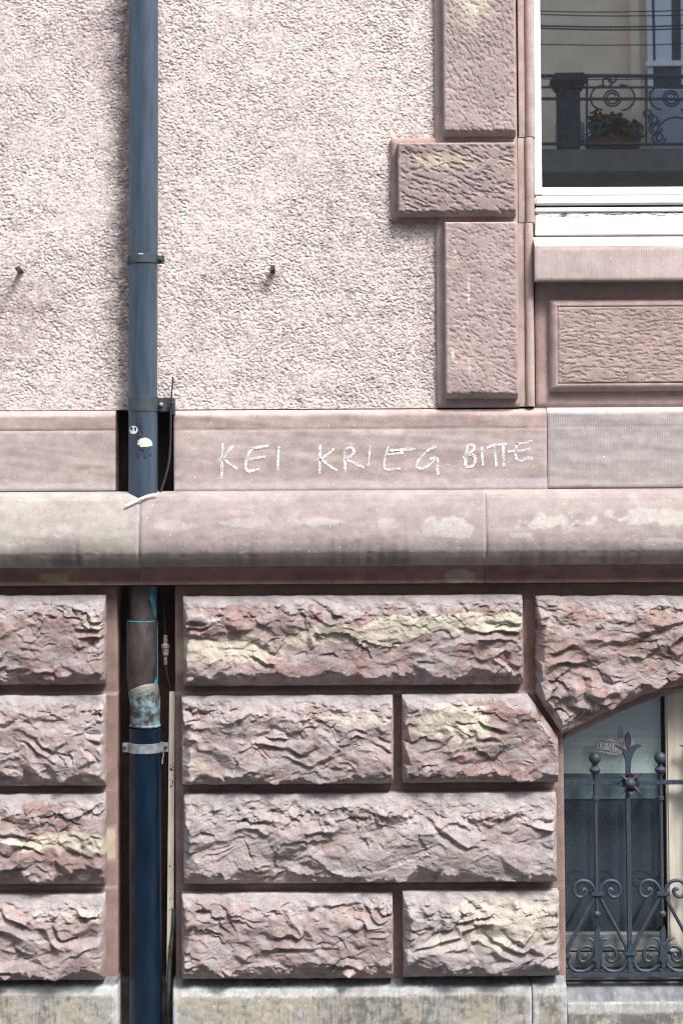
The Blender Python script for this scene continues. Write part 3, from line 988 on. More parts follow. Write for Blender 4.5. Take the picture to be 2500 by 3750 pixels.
def rock_h(seed, bulge=0.060, rough=1.0, top=0.10):
    def f(X, Z, d, dl, dr_, db, dt):
        rg = random.Random(seed)
        o = seed * 3.17
        xr = (X.min(), X.max()); zr = (Z.min(), Z.max())
        area = (xr[1] - xr[0]) * (zr[1] - zr[0])
        wx = X + o + 0.010 * fbm(X / 0.045 + o, Z / 0.035, seed, 3)
        wz = Z + 0.008 * fbm(X / 0.045 + o, Z / 0.035, seed + 4, 3)
        A = facets((wx + .2 * wz) / 0.150, wz / 0.085, seed + 10)
        S = facets((wx - .3 * wz) / 0.050, wz / 0.028, seed + 40)
        T = facets((wx + .3 * wz) / 0.019, wz / 0.012, seed + 44)
        # split along the bedding: broad ledges rising outwards, then a short undercut face
        def saw(t, k):
            f_ = t - np.floor(t)
            return np.where(f_ < k, f_ / k, (1 - f_) / (1 - k))
        lsc = rg.uniform(0.85, 1.45)
        dip = rg.uniform(-0.35, 0.35)
        t1 = -(wz + dip * wx) / (0.085 * lsc) + 2.3 * facets(wx / 0.125, wz / 0.085, seed + 81) + 0.55 * facets(wx / 0.050, wz / 0.04, seed + 82)
        t2 = -(wz - dip * wx) / (0.046 * lsc) + 2.0 * facets(wx / 0.075, wz / 0.055, seed + 83) + 0.7 * facets(wx / 0.028, wz / 0.03, seed + 84)
        m1 = sm(0.42 + 2.6 * fbm(X / 0.12 + o, Z / 0.09, seed + 85, 3))
        m2 = sm(0.30 + 2.8 * fbm(X / 0.07 + o, Z / 0.06, seed + 86, 3))
        L1 = saw(t1, 0.66)
        L2 = saw(t2, 0.64)
        F = fbm(wx / 0.010, wz / 0.007, seed + 50, 3, .6)
        # sides fall off in broken planes of uneven width
        wob = fbm(X / 0.035 + o, Z / 0.025, seed + 62, 4, .55)
        wl = 0.010 + 0.050 * np.abs(cell_planes(Z / 0.07 + o, Z * 0 + .5, seed + 63, (0, 0.3), .5))
        wr = 0.006 + 0.025 * np.abs(cell_planes(Z / 0.06 + o, Z * 0 + .5, seed + 64, (0, 0.3), .5))
        arc = facets(wx / 0.085, Z / 0.4 + .3, seed + 65) + 0.25 * wob
        wb = np.clip(0.010 + 0.065 * arc, 0.010, 0.070)
        fl = np.clip(dl / wl, 0, 1)
        fr = np.clip(dr_ / wr, 0, 1)
        fb = np.clip(db / wb, 0, 1)
        ft = np.clip(dt / (top * (0.8 + 0.5 * wob)), 0, 1)
        env = np.minimum(np.minimum(0.28 + 0.72 * ft, 0.22 + 0.78 * fb), np.minimum(0.34 + 0.66 * fl, 0.5 + 0.5 * fr))
        h = BK + 0.036 + bulge * env
        k = 0.06 + 0.94 * np.minimum(np.minimum(np.clip(dt / 0.06, 0, 1), np.clip(db / 0.02, 0, 1)), np.clip(np.minimum(dl, dr_) / 0.015, 0, 1))
        body = 0.032 * (A - 0.5) + 0.0042 * (S - 0.5) + 0.0016 * (T - 0.5) + 0.0195 * m1 * (L1 - .5) + 0.0052 * m2 * (L2 - .5) - 0.002
        c = np.zeros_like(h)
        c = chips(X, Z, c, rg, int(28 * area), (0.05, 0.12), (0.008, 0.020), 0.35, xr, zr, wob)
        c = chips(X, Z, c, rg, int(60 * area), (0.022, 0.06), (0.005, 0.014), 0.5, xr, zr, wob * 1.3)
        c = chips(X, Z, c, rg, int(110 * area), (0.008, 0.022), (0.003, 0.006), 0.7, xr, zr, wob * 1.6)
        calm = 0.25 + 0.75 * sm(0.6 + 1.6 * fbm(X / 0.15 + o, Z / 0.10, seed + 60, 2))
        topc = 0.35 + 0.65 * sm(dt / (top * 0.9))
        n = body + np.maximum(c, -0.034) * calm * topc * 1.05 + 0.004
        h = h + rough * n * k + (0.0016 * F) * (0.3 + 0.7 * k)
        return np.maximum(h, BK + 0.026)
    return f

def rock_c(seed, base, veins=(), greyp=0.25, ytop=0):
    """veins: (px, py, half-length, half-height, strength) of cream bedding"""
    def f(X, Z, h):
        px, py = proj(X, -h, Z)
        n = fbm(X / 0.20, Z / 0.05, seed, 4)
        n2 = fbm(X / 0.03, Z / 0.022, seed + 1, 4)
        bed = fbm(X / 0.5, (Z + .06 * X) / 0.012, seed + 2, 3)
        c = np.asarray(base) * (1 + 0.30 * n + 0.30 * n2 + 0.10 * bed)[..., None]
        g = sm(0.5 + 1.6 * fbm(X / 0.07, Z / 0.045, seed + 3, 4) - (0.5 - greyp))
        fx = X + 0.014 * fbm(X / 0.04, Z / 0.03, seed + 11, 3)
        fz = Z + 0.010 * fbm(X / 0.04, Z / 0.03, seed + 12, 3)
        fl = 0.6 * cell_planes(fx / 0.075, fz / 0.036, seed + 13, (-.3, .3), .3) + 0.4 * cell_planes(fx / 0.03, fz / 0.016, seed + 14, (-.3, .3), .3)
        # old weathered skin on scattered flakes, pale sky light painted in along the top edge; the rest is redder fresh stone
        skin_sheen = np.clip(0.45 * g + 0.55 * sm((fl + greyp * .5) * 6), 0, 1) * 0.7
        skin_sheen = np.maximum(skin_sheen, sm((ytop + 85 - py + 90 * fl + 40 * n) / 40) * 0.85)
        c = mixc(c, np.array((0.385, 0.365, 0.37)) * (1 + .2 * n2)[..., None], skin_sheen)
        for (cx, cy, rx, ry, s) in veins:
            m_ = sm((1.1 - np.hypot((px - cx) / rx, (py - cy) / ry) + 0.8 * fbm(X / .10, Z / .035, seed + 5, 4) + 0.5 * fl) * 3.5) * s
            c = mixc(c, np.array((0.49, 0.452, 0.372)) * (1 + .3 * n2)[..., None], m_)
        return np.clip(c, 0.02, 0.9)
    return f

def stone(seed, x0, y0, x1, y1, base, veins=(), parent=base_r, bulge=0.06, rough=1.0, top=0.10, greyp=0.25, zt=None, zb=None, res=0.0027, jag=0.003):
    X0, X1, Z0, Z1 = rect(x0, y0, x1, y1, BK + 0.03)
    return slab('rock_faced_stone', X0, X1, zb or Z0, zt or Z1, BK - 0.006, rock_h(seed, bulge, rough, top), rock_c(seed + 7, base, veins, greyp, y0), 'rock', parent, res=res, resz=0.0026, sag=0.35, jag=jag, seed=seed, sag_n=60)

B1 = (0.290, 0.202, 0.186)
B2_ = (0.350, 0.278, 0.263)
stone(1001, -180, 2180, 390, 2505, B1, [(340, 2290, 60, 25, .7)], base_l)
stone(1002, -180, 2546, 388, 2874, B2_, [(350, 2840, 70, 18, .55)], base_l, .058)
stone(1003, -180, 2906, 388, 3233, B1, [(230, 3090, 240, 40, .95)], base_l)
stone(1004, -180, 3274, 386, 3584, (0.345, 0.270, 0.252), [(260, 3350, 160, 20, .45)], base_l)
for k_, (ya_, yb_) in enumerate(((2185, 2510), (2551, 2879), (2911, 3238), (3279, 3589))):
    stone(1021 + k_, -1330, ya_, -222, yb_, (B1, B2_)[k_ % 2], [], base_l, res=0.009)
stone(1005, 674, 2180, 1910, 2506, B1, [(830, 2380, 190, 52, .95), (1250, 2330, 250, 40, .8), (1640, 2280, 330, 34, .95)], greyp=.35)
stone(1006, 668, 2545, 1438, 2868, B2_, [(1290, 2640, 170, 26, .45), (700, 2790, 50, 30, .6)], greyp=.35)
# stone under the springing, its corner cut to the joint of the arch
zA, zB, zC = P(1472, 2541, .05).z, P(1928, 2539, .05).z, P(2036, 2692, .05).z
xB, xC = P(1928, 2539, .05).x, P(2036, 2692, .05).x
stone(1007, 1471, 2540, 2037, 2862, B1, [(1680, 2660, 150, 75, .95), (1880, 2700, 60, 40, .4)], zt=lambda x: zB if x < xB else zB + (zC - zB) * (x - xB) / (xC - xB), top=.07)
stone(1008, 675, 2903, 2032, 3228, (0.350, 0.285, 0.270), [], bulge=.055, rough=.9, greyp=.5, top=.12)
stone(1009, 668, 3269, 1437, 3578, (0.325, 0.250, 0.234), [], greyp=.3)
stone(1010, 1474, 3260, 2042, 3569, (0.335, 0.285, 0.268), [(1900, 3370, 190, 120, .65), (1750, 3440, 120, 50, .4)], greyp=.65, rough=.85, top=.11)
# voussoir over the window
xD, xE = P(1960, 2540, .05).x, P(2049, 2676, .05).x
zD, zE = P(1960, 2540, .05).z, P(2049, 2676, .05).z
dA = 0.036
def vb(x):
    if x < xE:
        return zD + (zE - zD) * (x - xD) / (xE - xD)
    return arch_z(x, 0.034)
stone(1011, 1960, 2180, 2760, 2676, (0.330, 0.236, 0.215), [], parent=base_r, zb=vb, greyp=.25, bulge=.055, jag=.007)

# recess behind the lower pipe: tooled back with mortar lines, cheeks are the backings' sides
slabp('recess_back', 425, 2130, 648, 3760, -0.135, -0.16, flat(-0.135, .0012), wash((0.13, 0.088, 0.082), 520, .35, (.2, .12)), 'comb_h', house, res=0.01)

# ---- plinth blocks and the basement sill
def plinth_h(p, ch=0.022, lip=0.03):
    def f(X, Z, d, dl, dr_, db, dt):
        return p - 0.05 * (1 - np.clip(dt / ch, 0, 1)) - 0.010 * (1 - np.clip((dt - ch) / lip, 0, 1)) + 0.0022 * fbm(X / 0.03, Z / 0.02, 600, 4) - 0.003 * sm(1 - d / 0.006)
    return f
def plinth_c(seed, ztop, ch, lip, x0, x1):
    def f(X, Z, h):
        dt = ztop - Z
        n = fbm(X / 0.045, Z / 0.10, seed, 4)
        n2 = fbm(X / 0.016, Z / 0.014, seed + 1, 4, .6)
        n3 = fbm(X / 0.006, Z / 0.05, seed + 3, 3)
        big = fbm(X / 0.25, Z / 0.3, seed + 2, 3)
        c = np.asarray((0.405, 0.40, 0.365)) * (1 + 0.3 * n2 + .15 * n)[..., None]
        yl = sm(0.4 + 1.8 * fbm(X / .10, Z / .2, seed + 4, 3))
        c = c * (1 + (np.array((0.05, 0.0, -.12)))[None, None, :] * yl[..., None])
        g = sm(0.42 + 0.9 * n2 + 0.8 * n + 0.9 * big + .7 * n3)
        c = mixc(c, (0.105, 0.110, 0.115), g * .78)
        # drafted margin washed clean by the rain
        d = np.minimum(dt - ch, np.minimum(X - x0, x1 - X) * 1.3)
        m_ = sm((lip + 0.012 * n - d) / 0.006)
        c = mixc(c, np.array((0.50, 0.525, 0.525)) * (1 + .35 * n2 + .2 * n3)[..., None], m_ * (0.9 - .5 * g))
        # soot lying on the weathering
        c = mixc(c, np.array((0.155, 0.168, 0.185)) * (1 + .6 * n2 + .5 * n)[..., None], sm((ch - dt + 0.004 * n2) / 0.004) * .92)
        return np.clip(c, 0.02, .9)
    return f
PP = 0.080
zpb = GZ
def plinth(x0, x1, ytop, seed, light, pp=PP, ch=0.022, lip=.03, name='plinth_stone', yb=None):
    X0, X1, _, Z1 = rect(x0, ytop, x1, 3760, pp)
    return slab(name, X0, X1, zpb, Z1, -0.17, plinth_h(pp, ch, lip), plinth_c(seed, Z1, ch, lip, X0, X1), 'plinth_stone', house, res=0.005, smooth=False)
plinth(-1350, 430, 3598, 701, 0)
plinth(633, 1946, 3598, 702, 1)
plinth(1949, 2075, 3590, 703, 1)
# sill of the basement window: deep weathered top, then a front lip
def bsill_h(X, Z, d, dl, dr_, db, dt):
    ch = 0.050
    return 0.072 - 0.13 * (1 - np.clip(dt / ch, 0, 1)) - 0.006 * (1 - np.clip((dt - ch) / .035, 0, 1)) + 0.0022 * fbm(X / 0.04, Z / 0.02, 610, 4)
X0, X1, _, Z1 = rect(2078, 3588, 2960, 3760, -0.05)
zsl = P(2200, 3586, -.06).z
slab('basement_sill', P(2077, 3700, .07).x, jx2 - 0.005, zpb, zsl, -0.2, bsill_h, plinth_c(704, zsl, 0.050, 0.035, -9, 9), 'plinth_stone', house, res=0.005)
plinth(2990, 3330, 3590, 705, 1)
slabp('recess_foot', 432, 3590, 645, 4200, -0.07, -0.16, flat(-0.07, .003), wash((0.19, 0.165, 0.155), 521, .3), 'plinth_stone', house, res=0.01)

# ---- basement window behind the grille
GP = -0.088
bw = boxp('basement_window', 2050, 3424, 2436, 3484, GP + 0.02, -0.19, 'grey_wood', house, 0.004)
bw['label'] = 'grey bottom rail of the basement window'
boxp('lower_rail', 2050, 3490, 2760, 3545, GP + 0.035, -0.19, 'grey_wood', bw, 0.004)
boxp('lower_rail', 2050, 3550, 2760, 3590, GP + 0.045, -0.19, 'grey_wood', bw, 0.004)
boxp('glazing_bead', 2050, 3418, 2428, 3425, GP + 0.012, -0.16, 'galvanised', bw, 0.002)
boxp('gasket', 2428, 2480, 2441, 3484, GP + 0.018, -0.19, 'gasket', bw)
boxp('mullion', 2441, 2480, 2640, 3490, GP + 0.045, -0.19, 'cream_paint', bw, 0.006)
boxp('pane', 2040, 2480, 2428, 3420, GP, GP - 0.005, 'pane_lower', bw)
boxp('pane', 2640, 2480, 3040, 3420, GP, GP - 0.005, 'pane_lower', bw)
plain('blind_cloth', (0.62, 0.71, 0.69), 0.9, 0, 0.2, 0.10, 6, 0, (.3, 1, 12))
plain('blind_hem', (0.12, 0.17, 0.195), 0.8, 0, 0.2, 0.12, 8, 0, (.3, 1, 6))
plain('night_blue_cloth', (0.010, 0.028, 0.048), 0.85, 0, 0.3, 0.15, 6, 0, (3, 1, .4))
boxp('roller_blind', 2034, 2470, 2436, 2832, GP - 0.016, GP - 0.020, 'blind_cloth', bw)
boxp('blind_hem', 2034, 2833, 2436, 2925, GP - 0.014, GP - 0.020, 'blind_hem', bw)
boxp('curtain', 2034, 2926, 2436, 3424, GP - 0.020, GP - 0.026, 'night_blue_cloth', bw)
room('basement_interior', 2030, 2470, 3070, 3600, -0.191, -1.6)

# ================================================================== THE IRON GRILLE
GR = -0.006
def Z1_(x, y):   # survey of the upper half
    return P(1950 + x * 0.3508, 2500 + y * 0.3508, GR)
def Z2_(x, y):   # survey of the lower half
    return P(1950 + x * 0.3508, 3050 + y * 0.3508, GR)
grille = thing('window_grille', (XC, -GR, P(2300, 3577, GR).z), 'wrought iron grille with scrolls, fleurs-de-lis and ball finials before the basement window', 'grille')
PITCH_X = P(2416, 2900, GR).x - P(2177, 2900, GR).x
cx0 = P(2179, 3000, GR).x
fx0 = P(2298, 3000, GR).x
def at(o_list, dx):
    """repeat parts at the next bay, sharing their meshes; sub-parts follow"""
    res = []
    mp = {}
    for o in o_list:
        c = o.copy()
        C.objects.link(c)
        if o.parent in mp:
            c.parent = mp[o.parent]
        else:
            c.location.x += dx
        mp[o] = c
        res.append(c)
    return res
zb_top = P(2300, 2857, GR).z; zb_bot = P(2300, 2873, GR).z
box('cross_bar', jx - 0.03, jx2 + 0.03, -GR - 0.007, -GR + 0.007, zb_bot, zb_top, 'iron', grille, 0.0015)
zf_top = P(2300, 3560, GR).z; zf_bot = P(2300, 3577, GR).z
box('foot_bar', jx + 0.004, jx2 - 0.004, -GR - 0.009, -GR + 0.009, zf_bot, zf_top, 'iron', grille, 0.0015)
# a baluster with its ball
def zrow(y): return P(2179, y, GR).z
zc = zrow(2777)
parts = []
bar = lathe('baluster', (cx0, -GR, 0), [(zrow(3340), 0.0055), (zrow(3334), .0075), (zrow(3276), 0.0072), (zrow(2932), 0.0072), (zrow(2930), .0118), (zrow(2918), .0118), (zrow(2916), .0076), (zrow(2846), 0.0076), (zrow(2840), .010), (zrow(2836), .0115), (zrow(2832), .010)], 'iron_rusty', grille, 16)
ring = lathe('neck_ring', (cx0, -GR, 0), [(zrow(2834), .010), (zrow(2829), .016), (zrow(2823), .0205), (zrow(2817), .0205), (zrow(2812), .016), (zrow(2808), .0105), (zrow(2802), .009), (zrow(2796), .010)], 'iron_rusty', bar, 20)
ball = lathe('ball_finial', (cx0, -GR, zc), [(0.0215 * math.sin(a), 0.0215 * math.cos(a)) for a in np.linspace(-1.35, 1.5, 14)], 'iron', bar, 24)
zp = zrow(3347)
pend = lathe('pendant', (cx0, -GR, zp), [(-.0165, .0006), (-.0135, .006), (-.008, .0115), (0, .0142), (.006, .0125), (.010, .009), (.012, .0065), (.0155, .0068)], 'iron', bar, 20)
for dx in (1, 2, 3):
    at([bar, ring, ball, pend], PITCH_X * dx)
# the upright between, with star and fleur-de-lis
def zs(y): return P(2298, y, GR).z
upr = box('upright', fx0 - 0.0082, fx0 + 0.0082, -GR - 0.0095, -GR + 0.0075, zs(3561), zs(2840), 'iron', grille, 0.0015)
def q(pts, f): return [(f(*a).x, f(*a).z) for a in pts]
leaf = plate('fleur_leaf', q([(992, 503), (1012, 545), (1025, 600), (1018, 650), (1003, 690), (996, 735), (984, 735), (978, 690), (962, 645), (955, 595), (967, 548)], Z1_), -GR - 0.006, 0.010, 'iron', upr, 0.0012)
petals = plate('fleur_petals', q([(992, 722), (1003, 700), (1022, 672), (1055, 650), (1100, 640), (1135, 655), (1105, 670), (1075, 695), (1050, 730), (1032, 775), (1020, 830), (1013, 990), (967, 990), (964, 830), (952, 775), (935, 730), (905, 690), (875, 672), (840, 660), (875, 653), (925, 664), (955, 688), (978, 718)], Z1_), -GR - 0.008, 0.012, 'iron', upr, 0.0012)
sc_ = Z1_(1002, 1042)
def star_arm(tipx, tipy, mat):
    t = Z1_(tipx, tipy)
    v = Vector((t.x - sc_.x, 0, t.z - sc_.z))
    u = v.normalized()
    w = Vector((-u.z, 0, u.x))
    y = -GR - 0.018
    b0 = Vector((sc_.x, y, sc_.z))
    vs = [b0 + u * 0.004 + Vector((0, -.006, 0)), b0 + u * 0.015 + w * 0.0095, b0 + v + Vector((0, -0.014, 0)), b0 + u * 0.015 - w * 0.0095, b0 + u * 0.02 + Vector((0, -.010, 0)), b0 + u * 0.02 + Vector((0, .005, 0))]
    return mesh('star_point', vs, [(0, 4, 1), (1, 4, 2), (2, 4, 3), (3, 4, 0), (1, 2, 5), (3, 5, 2), (0, 1, 5), (0, 5, 3)], mat, upr)
arms = [star_arm(876, 930, 'iron_rusty'), star_arm(1125, 925, 'rust'), star_arm(880, 1172, 'iron'), star_arm(1130, 1170, 'rust')]
boss = lathe('star_boss', (sc_.x, -GR + 0.0, sc_.z), [(0.008, .022), (0.022, .0205), (.030, .018), (.036, .0125), (.040, .006), (.041, .001)], 'iron_rusty', upr, 24, 'Y')
cups = []
for ang in range(4):
    u = Vector((math.cos(ang * math.pi / 2), 0, math.sin(ang * math.pi / 2)))
    w = Vector((-u.z, 0, u.x))
    b0 = Vector((sc_.x, -GR - 0.012, sc_.z)) + u * 0.014
    ring_ = []
    for k in range(9):
        a = -math.pi / 2 + math.pi * k / 8
        ring_.append(b0 + u * (0.010 + 0.013 * math.cos(a)) + w * 0.015 * math.sin(a) + Vector((0, -0.010 * math.cos(a), 0)))
    vs = [b0] + ring_ + [b0 + Vector((0, .006, 0))] + [r_ + Vector((0, .005, 0)) for r_ in ring_]
    fs = [(0, k + 1, k + 2) for k in range(8)] + [(10, k + 12, k + 11) for k in range(8)] + [(k + 1, k + 11, k + 12, k + 2) for k in range(8)]
    cups.append(mesh('star_petal', vs, fs, 'iron_rusty' if ang < 2 else 'iron', upr))
def collar(name, x, z, w, h, parent, mat='iron'):
    return box(name, x - w / 2, x + w / 2, -GR - 0.013, -GR + 0.013, z - h / 2, z + h / 2, mat, parent, 0.003)
ucol = collar('foot_collar', fx0 + 0.001, Z2_(1005, 1258).z, 0.050, 0.014, upr)
for dx in (1, 2):
    at([upr, leaf, petals] + arms + [boss] + cups + [ucol], PITCH_X * dx)
# scroll bays
def smoothpath(pts, n=5):
    pts = [Vector(p_) for p_ in pts]
    out_ = []
    for i in range(len(pts) - 1):
        p0, p1, p2, p3 = pts[max(i - 1, 0)], pts[i], pts[i + 1], pts[min(i + 2, len(pts) - 1)]
        for k in range(n):
            t = k / n
            out_.append(0.5 * ((2 * p1) + (p2 - p0) * t + (2 * p0 - 5 * p1 + 4 * p2 - p3) * t * t + (3 * p1 - p0 - 3 * p2 + p3) * t ** 3))
    out_.append(pts[-1])
    return out_
rod = [(520, 603), (525, 587), (543, 588), (556, 612), (545, 642), (520, 665), (485, 672), (452, 656), (432, 620), (431, 575), (452, 531), (492, 504), (537, 500), (580, 514), (615, 547), (638, 590), (648, 622),
       (645, 655), (625, 705), (560, 828), (470, 995), (390, 1150), (366, 1205), (357, 1250), (357, 1300), (364, 1342), (392, 1402), (440, 1440), (505, 1448), (562, 1433), (612, 1395), (640, 1345), (648, 1310),
       (640, 1255), (615, 1208), (575, 1186), (530, 1188), (490, 1215), (471, 1260), (475, 1308), (500, 1340), (535, 1344), (560, 1325), (566, 1297), (552, 1277), (536, 1284)]
bay = []
mid = 670
for s in (1, -1):
    pts = [Z2_(mid + (x - mid) * s, y) for x, y in rod]
    pts = smoothpath(pts, 4)
    n = len(pts)
    rr = [0.0066] * n
    for i in range(5):
        rr[i] = 0.0085 - 0.0003 * i; rr[-1 - i] = 0.0085 - 0.0003 * i
    bay.append(tube('scroll', pts, rr, 'iron', grille, 10))
bay.append(collar('upper_collar', Z2_(668, 636).x, Z2_(668, 636).z, 0.048, 0.016, grille))
bay.append(collar('lower_collar', Z2_(668, 1311).x, Z2_(668, 1311).z, 0.040, 0.016, grille))
bay.append(plate('scroll_fleur_leaf', q([(680, 960), (695, 1020), (700, 1070), (690, 1120), (680, 1160), (660, 1160), (645, 1115), (637, 1060), (650, 1010), (665, 985)], Z2_), -GR - 0.010, 0.009, 'iron_rusty', grille, 0.002))
bay.append(plate('scroll_fleur', q([(690, 1135), (705, 1108), (745, 1090), (803, 1096), (770, 1112), (737, 1132), (717, 1165), (707, 1210), (712, 1280), (714, 1335), (692, 1352), (693, 1398), (670, 1424), (648, 1398), (652, 1352), (630, 1335), (628, 1280), (637, 1210), (628, 1165), (603, 1128), (575, 1111), (541, 1101), (590, 1088), (632, 1105), (652, 1135), (670, 1152)], Z2_), -GR - 0.012, 0.012, 'iron', grille, 0.0025))
for dx in (1, 2, 3):
    at(bay, PITCH_X * dx)
collar('jamb_collar', jx + 0.010, Z2_(360, 1287).z, 0.026, 0.016, grille)
lathe('wall_anchor', (jx - 0.01, -GR, P(2065, 2787, GR).z), [(-.008, .006), (-.006, .014), (.004, .014), (.008, .008)], 'iron', grille, 14)

# ================================================================== THE DOWNPIPE
PC = 0.072
pipe_root = thing('downpipe', (P(525, 2900, 0).x, -0.02, GZ), 'blue-grey metal downpipe running down the house front', 'downpipe')
top_ = P(527, -260, PC); bot_ = P(524, 1818, PC)
Rr = 0.0525
px_x = (P(527, 700, PC).x)
def zpp(y, p=PC): return P(525, y, p).z
pt = P(527.5, -260, PC); pb = P(524, 1825, PC)
tube('upper_pipe', [pt, P(527, 400, PC), P(526, 960, PC)], Rr, 'zinc_paint', pipe_root, 40)
tube('upper_pipe', [P(526, 955, PC), P(524.5, 1460, PC), P(524.5, 1500, PC)], Rr - 0.0008, 'zinc_paint', pipe_root, 40)
tube('upper_pipe', [P(524.5, 1498, PC), P(524, 1860, PC)], Rr + 0.0006, 'zinc_paint', pipe_root, 40)
# clamp with bolted lugs
def clamp(y0, y1, xc, ears, mat='clamp_paint'):
    c = P(xc, (y0 + y1) / 2, PC)
    h = P(xc, y0, PC).z - P(xc, y1, PC).z
    r = Rr + 0.0028
    o = lathe('pipe_clamp', (c.x, c.y, c.z), [(-h / 2, r - .003), (-h / 2 + .001, r), (h / 2 - .001, r), (h / 2, r - .003)], mat, pipe_root, 40)
    for (x0, x1, ya, yb, p, t) in ears:
        X0, X1, Z0, Z1 = rect(x0, ya, x1, yb, p)
        box('clamp_lug', X0, X1, -p, -p + t, Z0, Z1, mat, o, 0.003)
    return o
c1 = clamp(934, 966, 526.5, [(576, 603, 935, 966, 0.090, 0.007), (464, 476, 938, 972, 0.090, 0.007)])
b_ = P(589, 951, 0.090)
lathe('bolt', (b_.x, b_.y, b_.z), [(0, .008), (.007, .008), (.009, .006), (.009, .004), (.016, .004)], 'clamp_paint', c1, 6, 'Y')
boxp('drip', 508, 927, 526, 932, PC + Rr + 0.003, PC + Rr, 'paper_torn', c1, 0.001)
c2 = clamp(1452, 1507, 524.5, [(579, 636, 1456, 1509, 0.078, 0.008), (629, 640, 1458, 1518, 0.076, 0.05)])
b_ = P(591, 1482, 0.078)
lathe('bolt', (b_.x, b_.y, b_.z), [(0, .009), (.002, .009), (.004, .0075), (.010, .0075), (.013, .004), (.017, .004)], 'bolt_steel', c2, 6, 'Y')
# below the cornice: copper
LC = 0.000
tube('copper_pipe', [P(524, 2060, LC), P(524, 2278, LC)], 0.0500, 'copper', pipe_root, 36)
z0, z1 = P(522, 2522, LC).z, P(522, 2274, LC).z
cx_ = P(522, 2400, LC).x
lathe('copper_sleeve', (cx_, -LC, 0), [(z0 - .02, .043), (z0, .050), (z0 + .018, .0545), (z1 - .004, .0545), (z1, .0530), (z1, .049)], 'copper', pipe_root, 36)
tube('verdigris_seam', [(cx_ - 0.0553 * math.cos(.05), -LC - 0.003, z1 - .004), (cx_ - .0553, -LC - 0.003, z0 + .05), (cx_ - .050, -LC - .008, z0)], 0.0016, 'verdigris', pipe_root, 6)
tube('verdigris_seam', [(cx_ + 0.0553, -LC - 0.004, z1 - .004), (cx_ + .0553, -LC - 0.004, z0 + .03), (cx_ + .051, -LC - .008, z0)], 0.0013, 'verdigris', pipe_root, 6)
lathe('verdigris_rim', (cx_, -LC, 0), [(z1 - .001, .0535), (z1 + .0005, .0548), (z1 + .003, .0540), (z1 + .003, .051)], 'verdigris', pipe_root, 36)
# curved patches of verdigris on the copper
def cyl_patch(name, cx, cyy, r, pts, mat, parent, n=10):
    """flat outline in (degrees from the street direction, z), wrapped on the pipe"""
    bm = bmesh.new()
    vs = []
    for (a, z) in pts:
        ar = math.radians(a)
        vs.append(bm.verts.new((cx + r * math.sin(ar), cyy - r * math.cos(ar), z)))
    f = bm.faces.new(vs)
    bmesh.ops.triangulate(bm, faces=[f])
    bmesh.ops.subdivide_edges(bm, edges=bm.edges[:], cuts=5, use_grid_fill=True)
    for v_ in bm.verts:
        dx, dy = v_.co.x - cx, v_.co.y - cyy
        k = r / math.hypot(dx, dy)
        v_.co.x, v_.co.y = cx + dx * k, cyy + dy * k
    o = bm_obj(name, bm, mat, parent)
    return o
def zz(y): return P(524, y, 0.05).z
ccx = P(524, 2200, LC).x
cyl_patch('verdigris_patch', ccx, -LC, 0.0506, [(42, zz(2150)), (88, zz(2150)), (88, zz(2268)), (62, zz(2262)), (50, zz(2235)), (46, zz(2210)), (34, zz(2190)), (40, zz(2165))], 'verdigris', pipe_root)
cyl_patch('verdigris_patch', cx_, -LC, 0.0551, [(62, zz(2490)), (88, zz(2480)), (88, zz(2518)), (70, zz(2516)), (58, zz(2500))], 'verdigris', pipe_root)
# solder collar and set-off elbow
pA, pB = P(524, 2516, LC + 0.004), P(530, 2556, LC + 0.012)
d_ = (pB - pA)
tube('solder_ring', [pA - Vector((.003, 0, -.004)), pA + d_ * .2, pA + d_ * .4, pA + d_ * .6, pA + d_ * .8], [0.0515, .0570, .0560, .0575, .0545], 'solder', pipe_root, 32)
tube('copper_elbow', [P(528, 2535, LC + .008), P(531, 2560, LC + .014), P(532, 2590, LC + .018), P(532.5, 2655, LC + .018)], [.0540, .0560, .0545, .0545], 'copper_patina', pipe_root, 36)
LP = LC + 0.018
zz2 = lambda y: P(532, y, LP).z
lx = P(532, 2700, LP).x
lathe('elbow_bead', (lx, -LP, 0), [(zz2(2661), .052), (zz2(2660), .0565), (zz2(2656), .0580), (zz2(2652), .0565), (zz2(2651), .052)], 'copper_patina', pipe_root, 36)
low = lathe('lower_pipe', (lx + .0005, -LP, 0), [(GZ, .060), (zz2(2672), .0585), (zz2(2664), .0585), (zz2(2664), .050)], 'black_pipe', pipe_root, 44)
# galvanised strap
zs0, zs1 = zz2(2752), zz2(2717)
strap = lathe('pipe_strap', (lx + .0005, -LP, 0), [(zs0, .0605), (zs0, .0618), (zs1, .0618), (zs1, .0605)], 'galvanised', pipe_root, 44)
for (x0, x1, xb_) in ((450, 480, 457), (588, 616, 607)):
    X0, X1, Z0, Z1 = rect(x0, 2717, x1, 2752, 0.03)
    o = box('strap_lug', X0, X1, -0.033, -0.030, zs0, zs1, 'galvanised', strap, 0.002)
    c_ = P(xb_, 2735, 0.033)
    lathe('strap_bolt', (c_.x, c_.y, (zs0 + zs1) / 2), [(0, .006), (.004, .006), (.006, .004)], 'dark_bolt', strap, 12, 'Y')
tube('strap_wire', smoothpath([P(596, 2750, .03), P(599, 2765, .03), P(596, 2780, .032), P(595, 2797, .033)], 4), [.0022] * 8 + [.003] * 3 + [.0035, .0035], 'galvanised', pipe_root, 6)

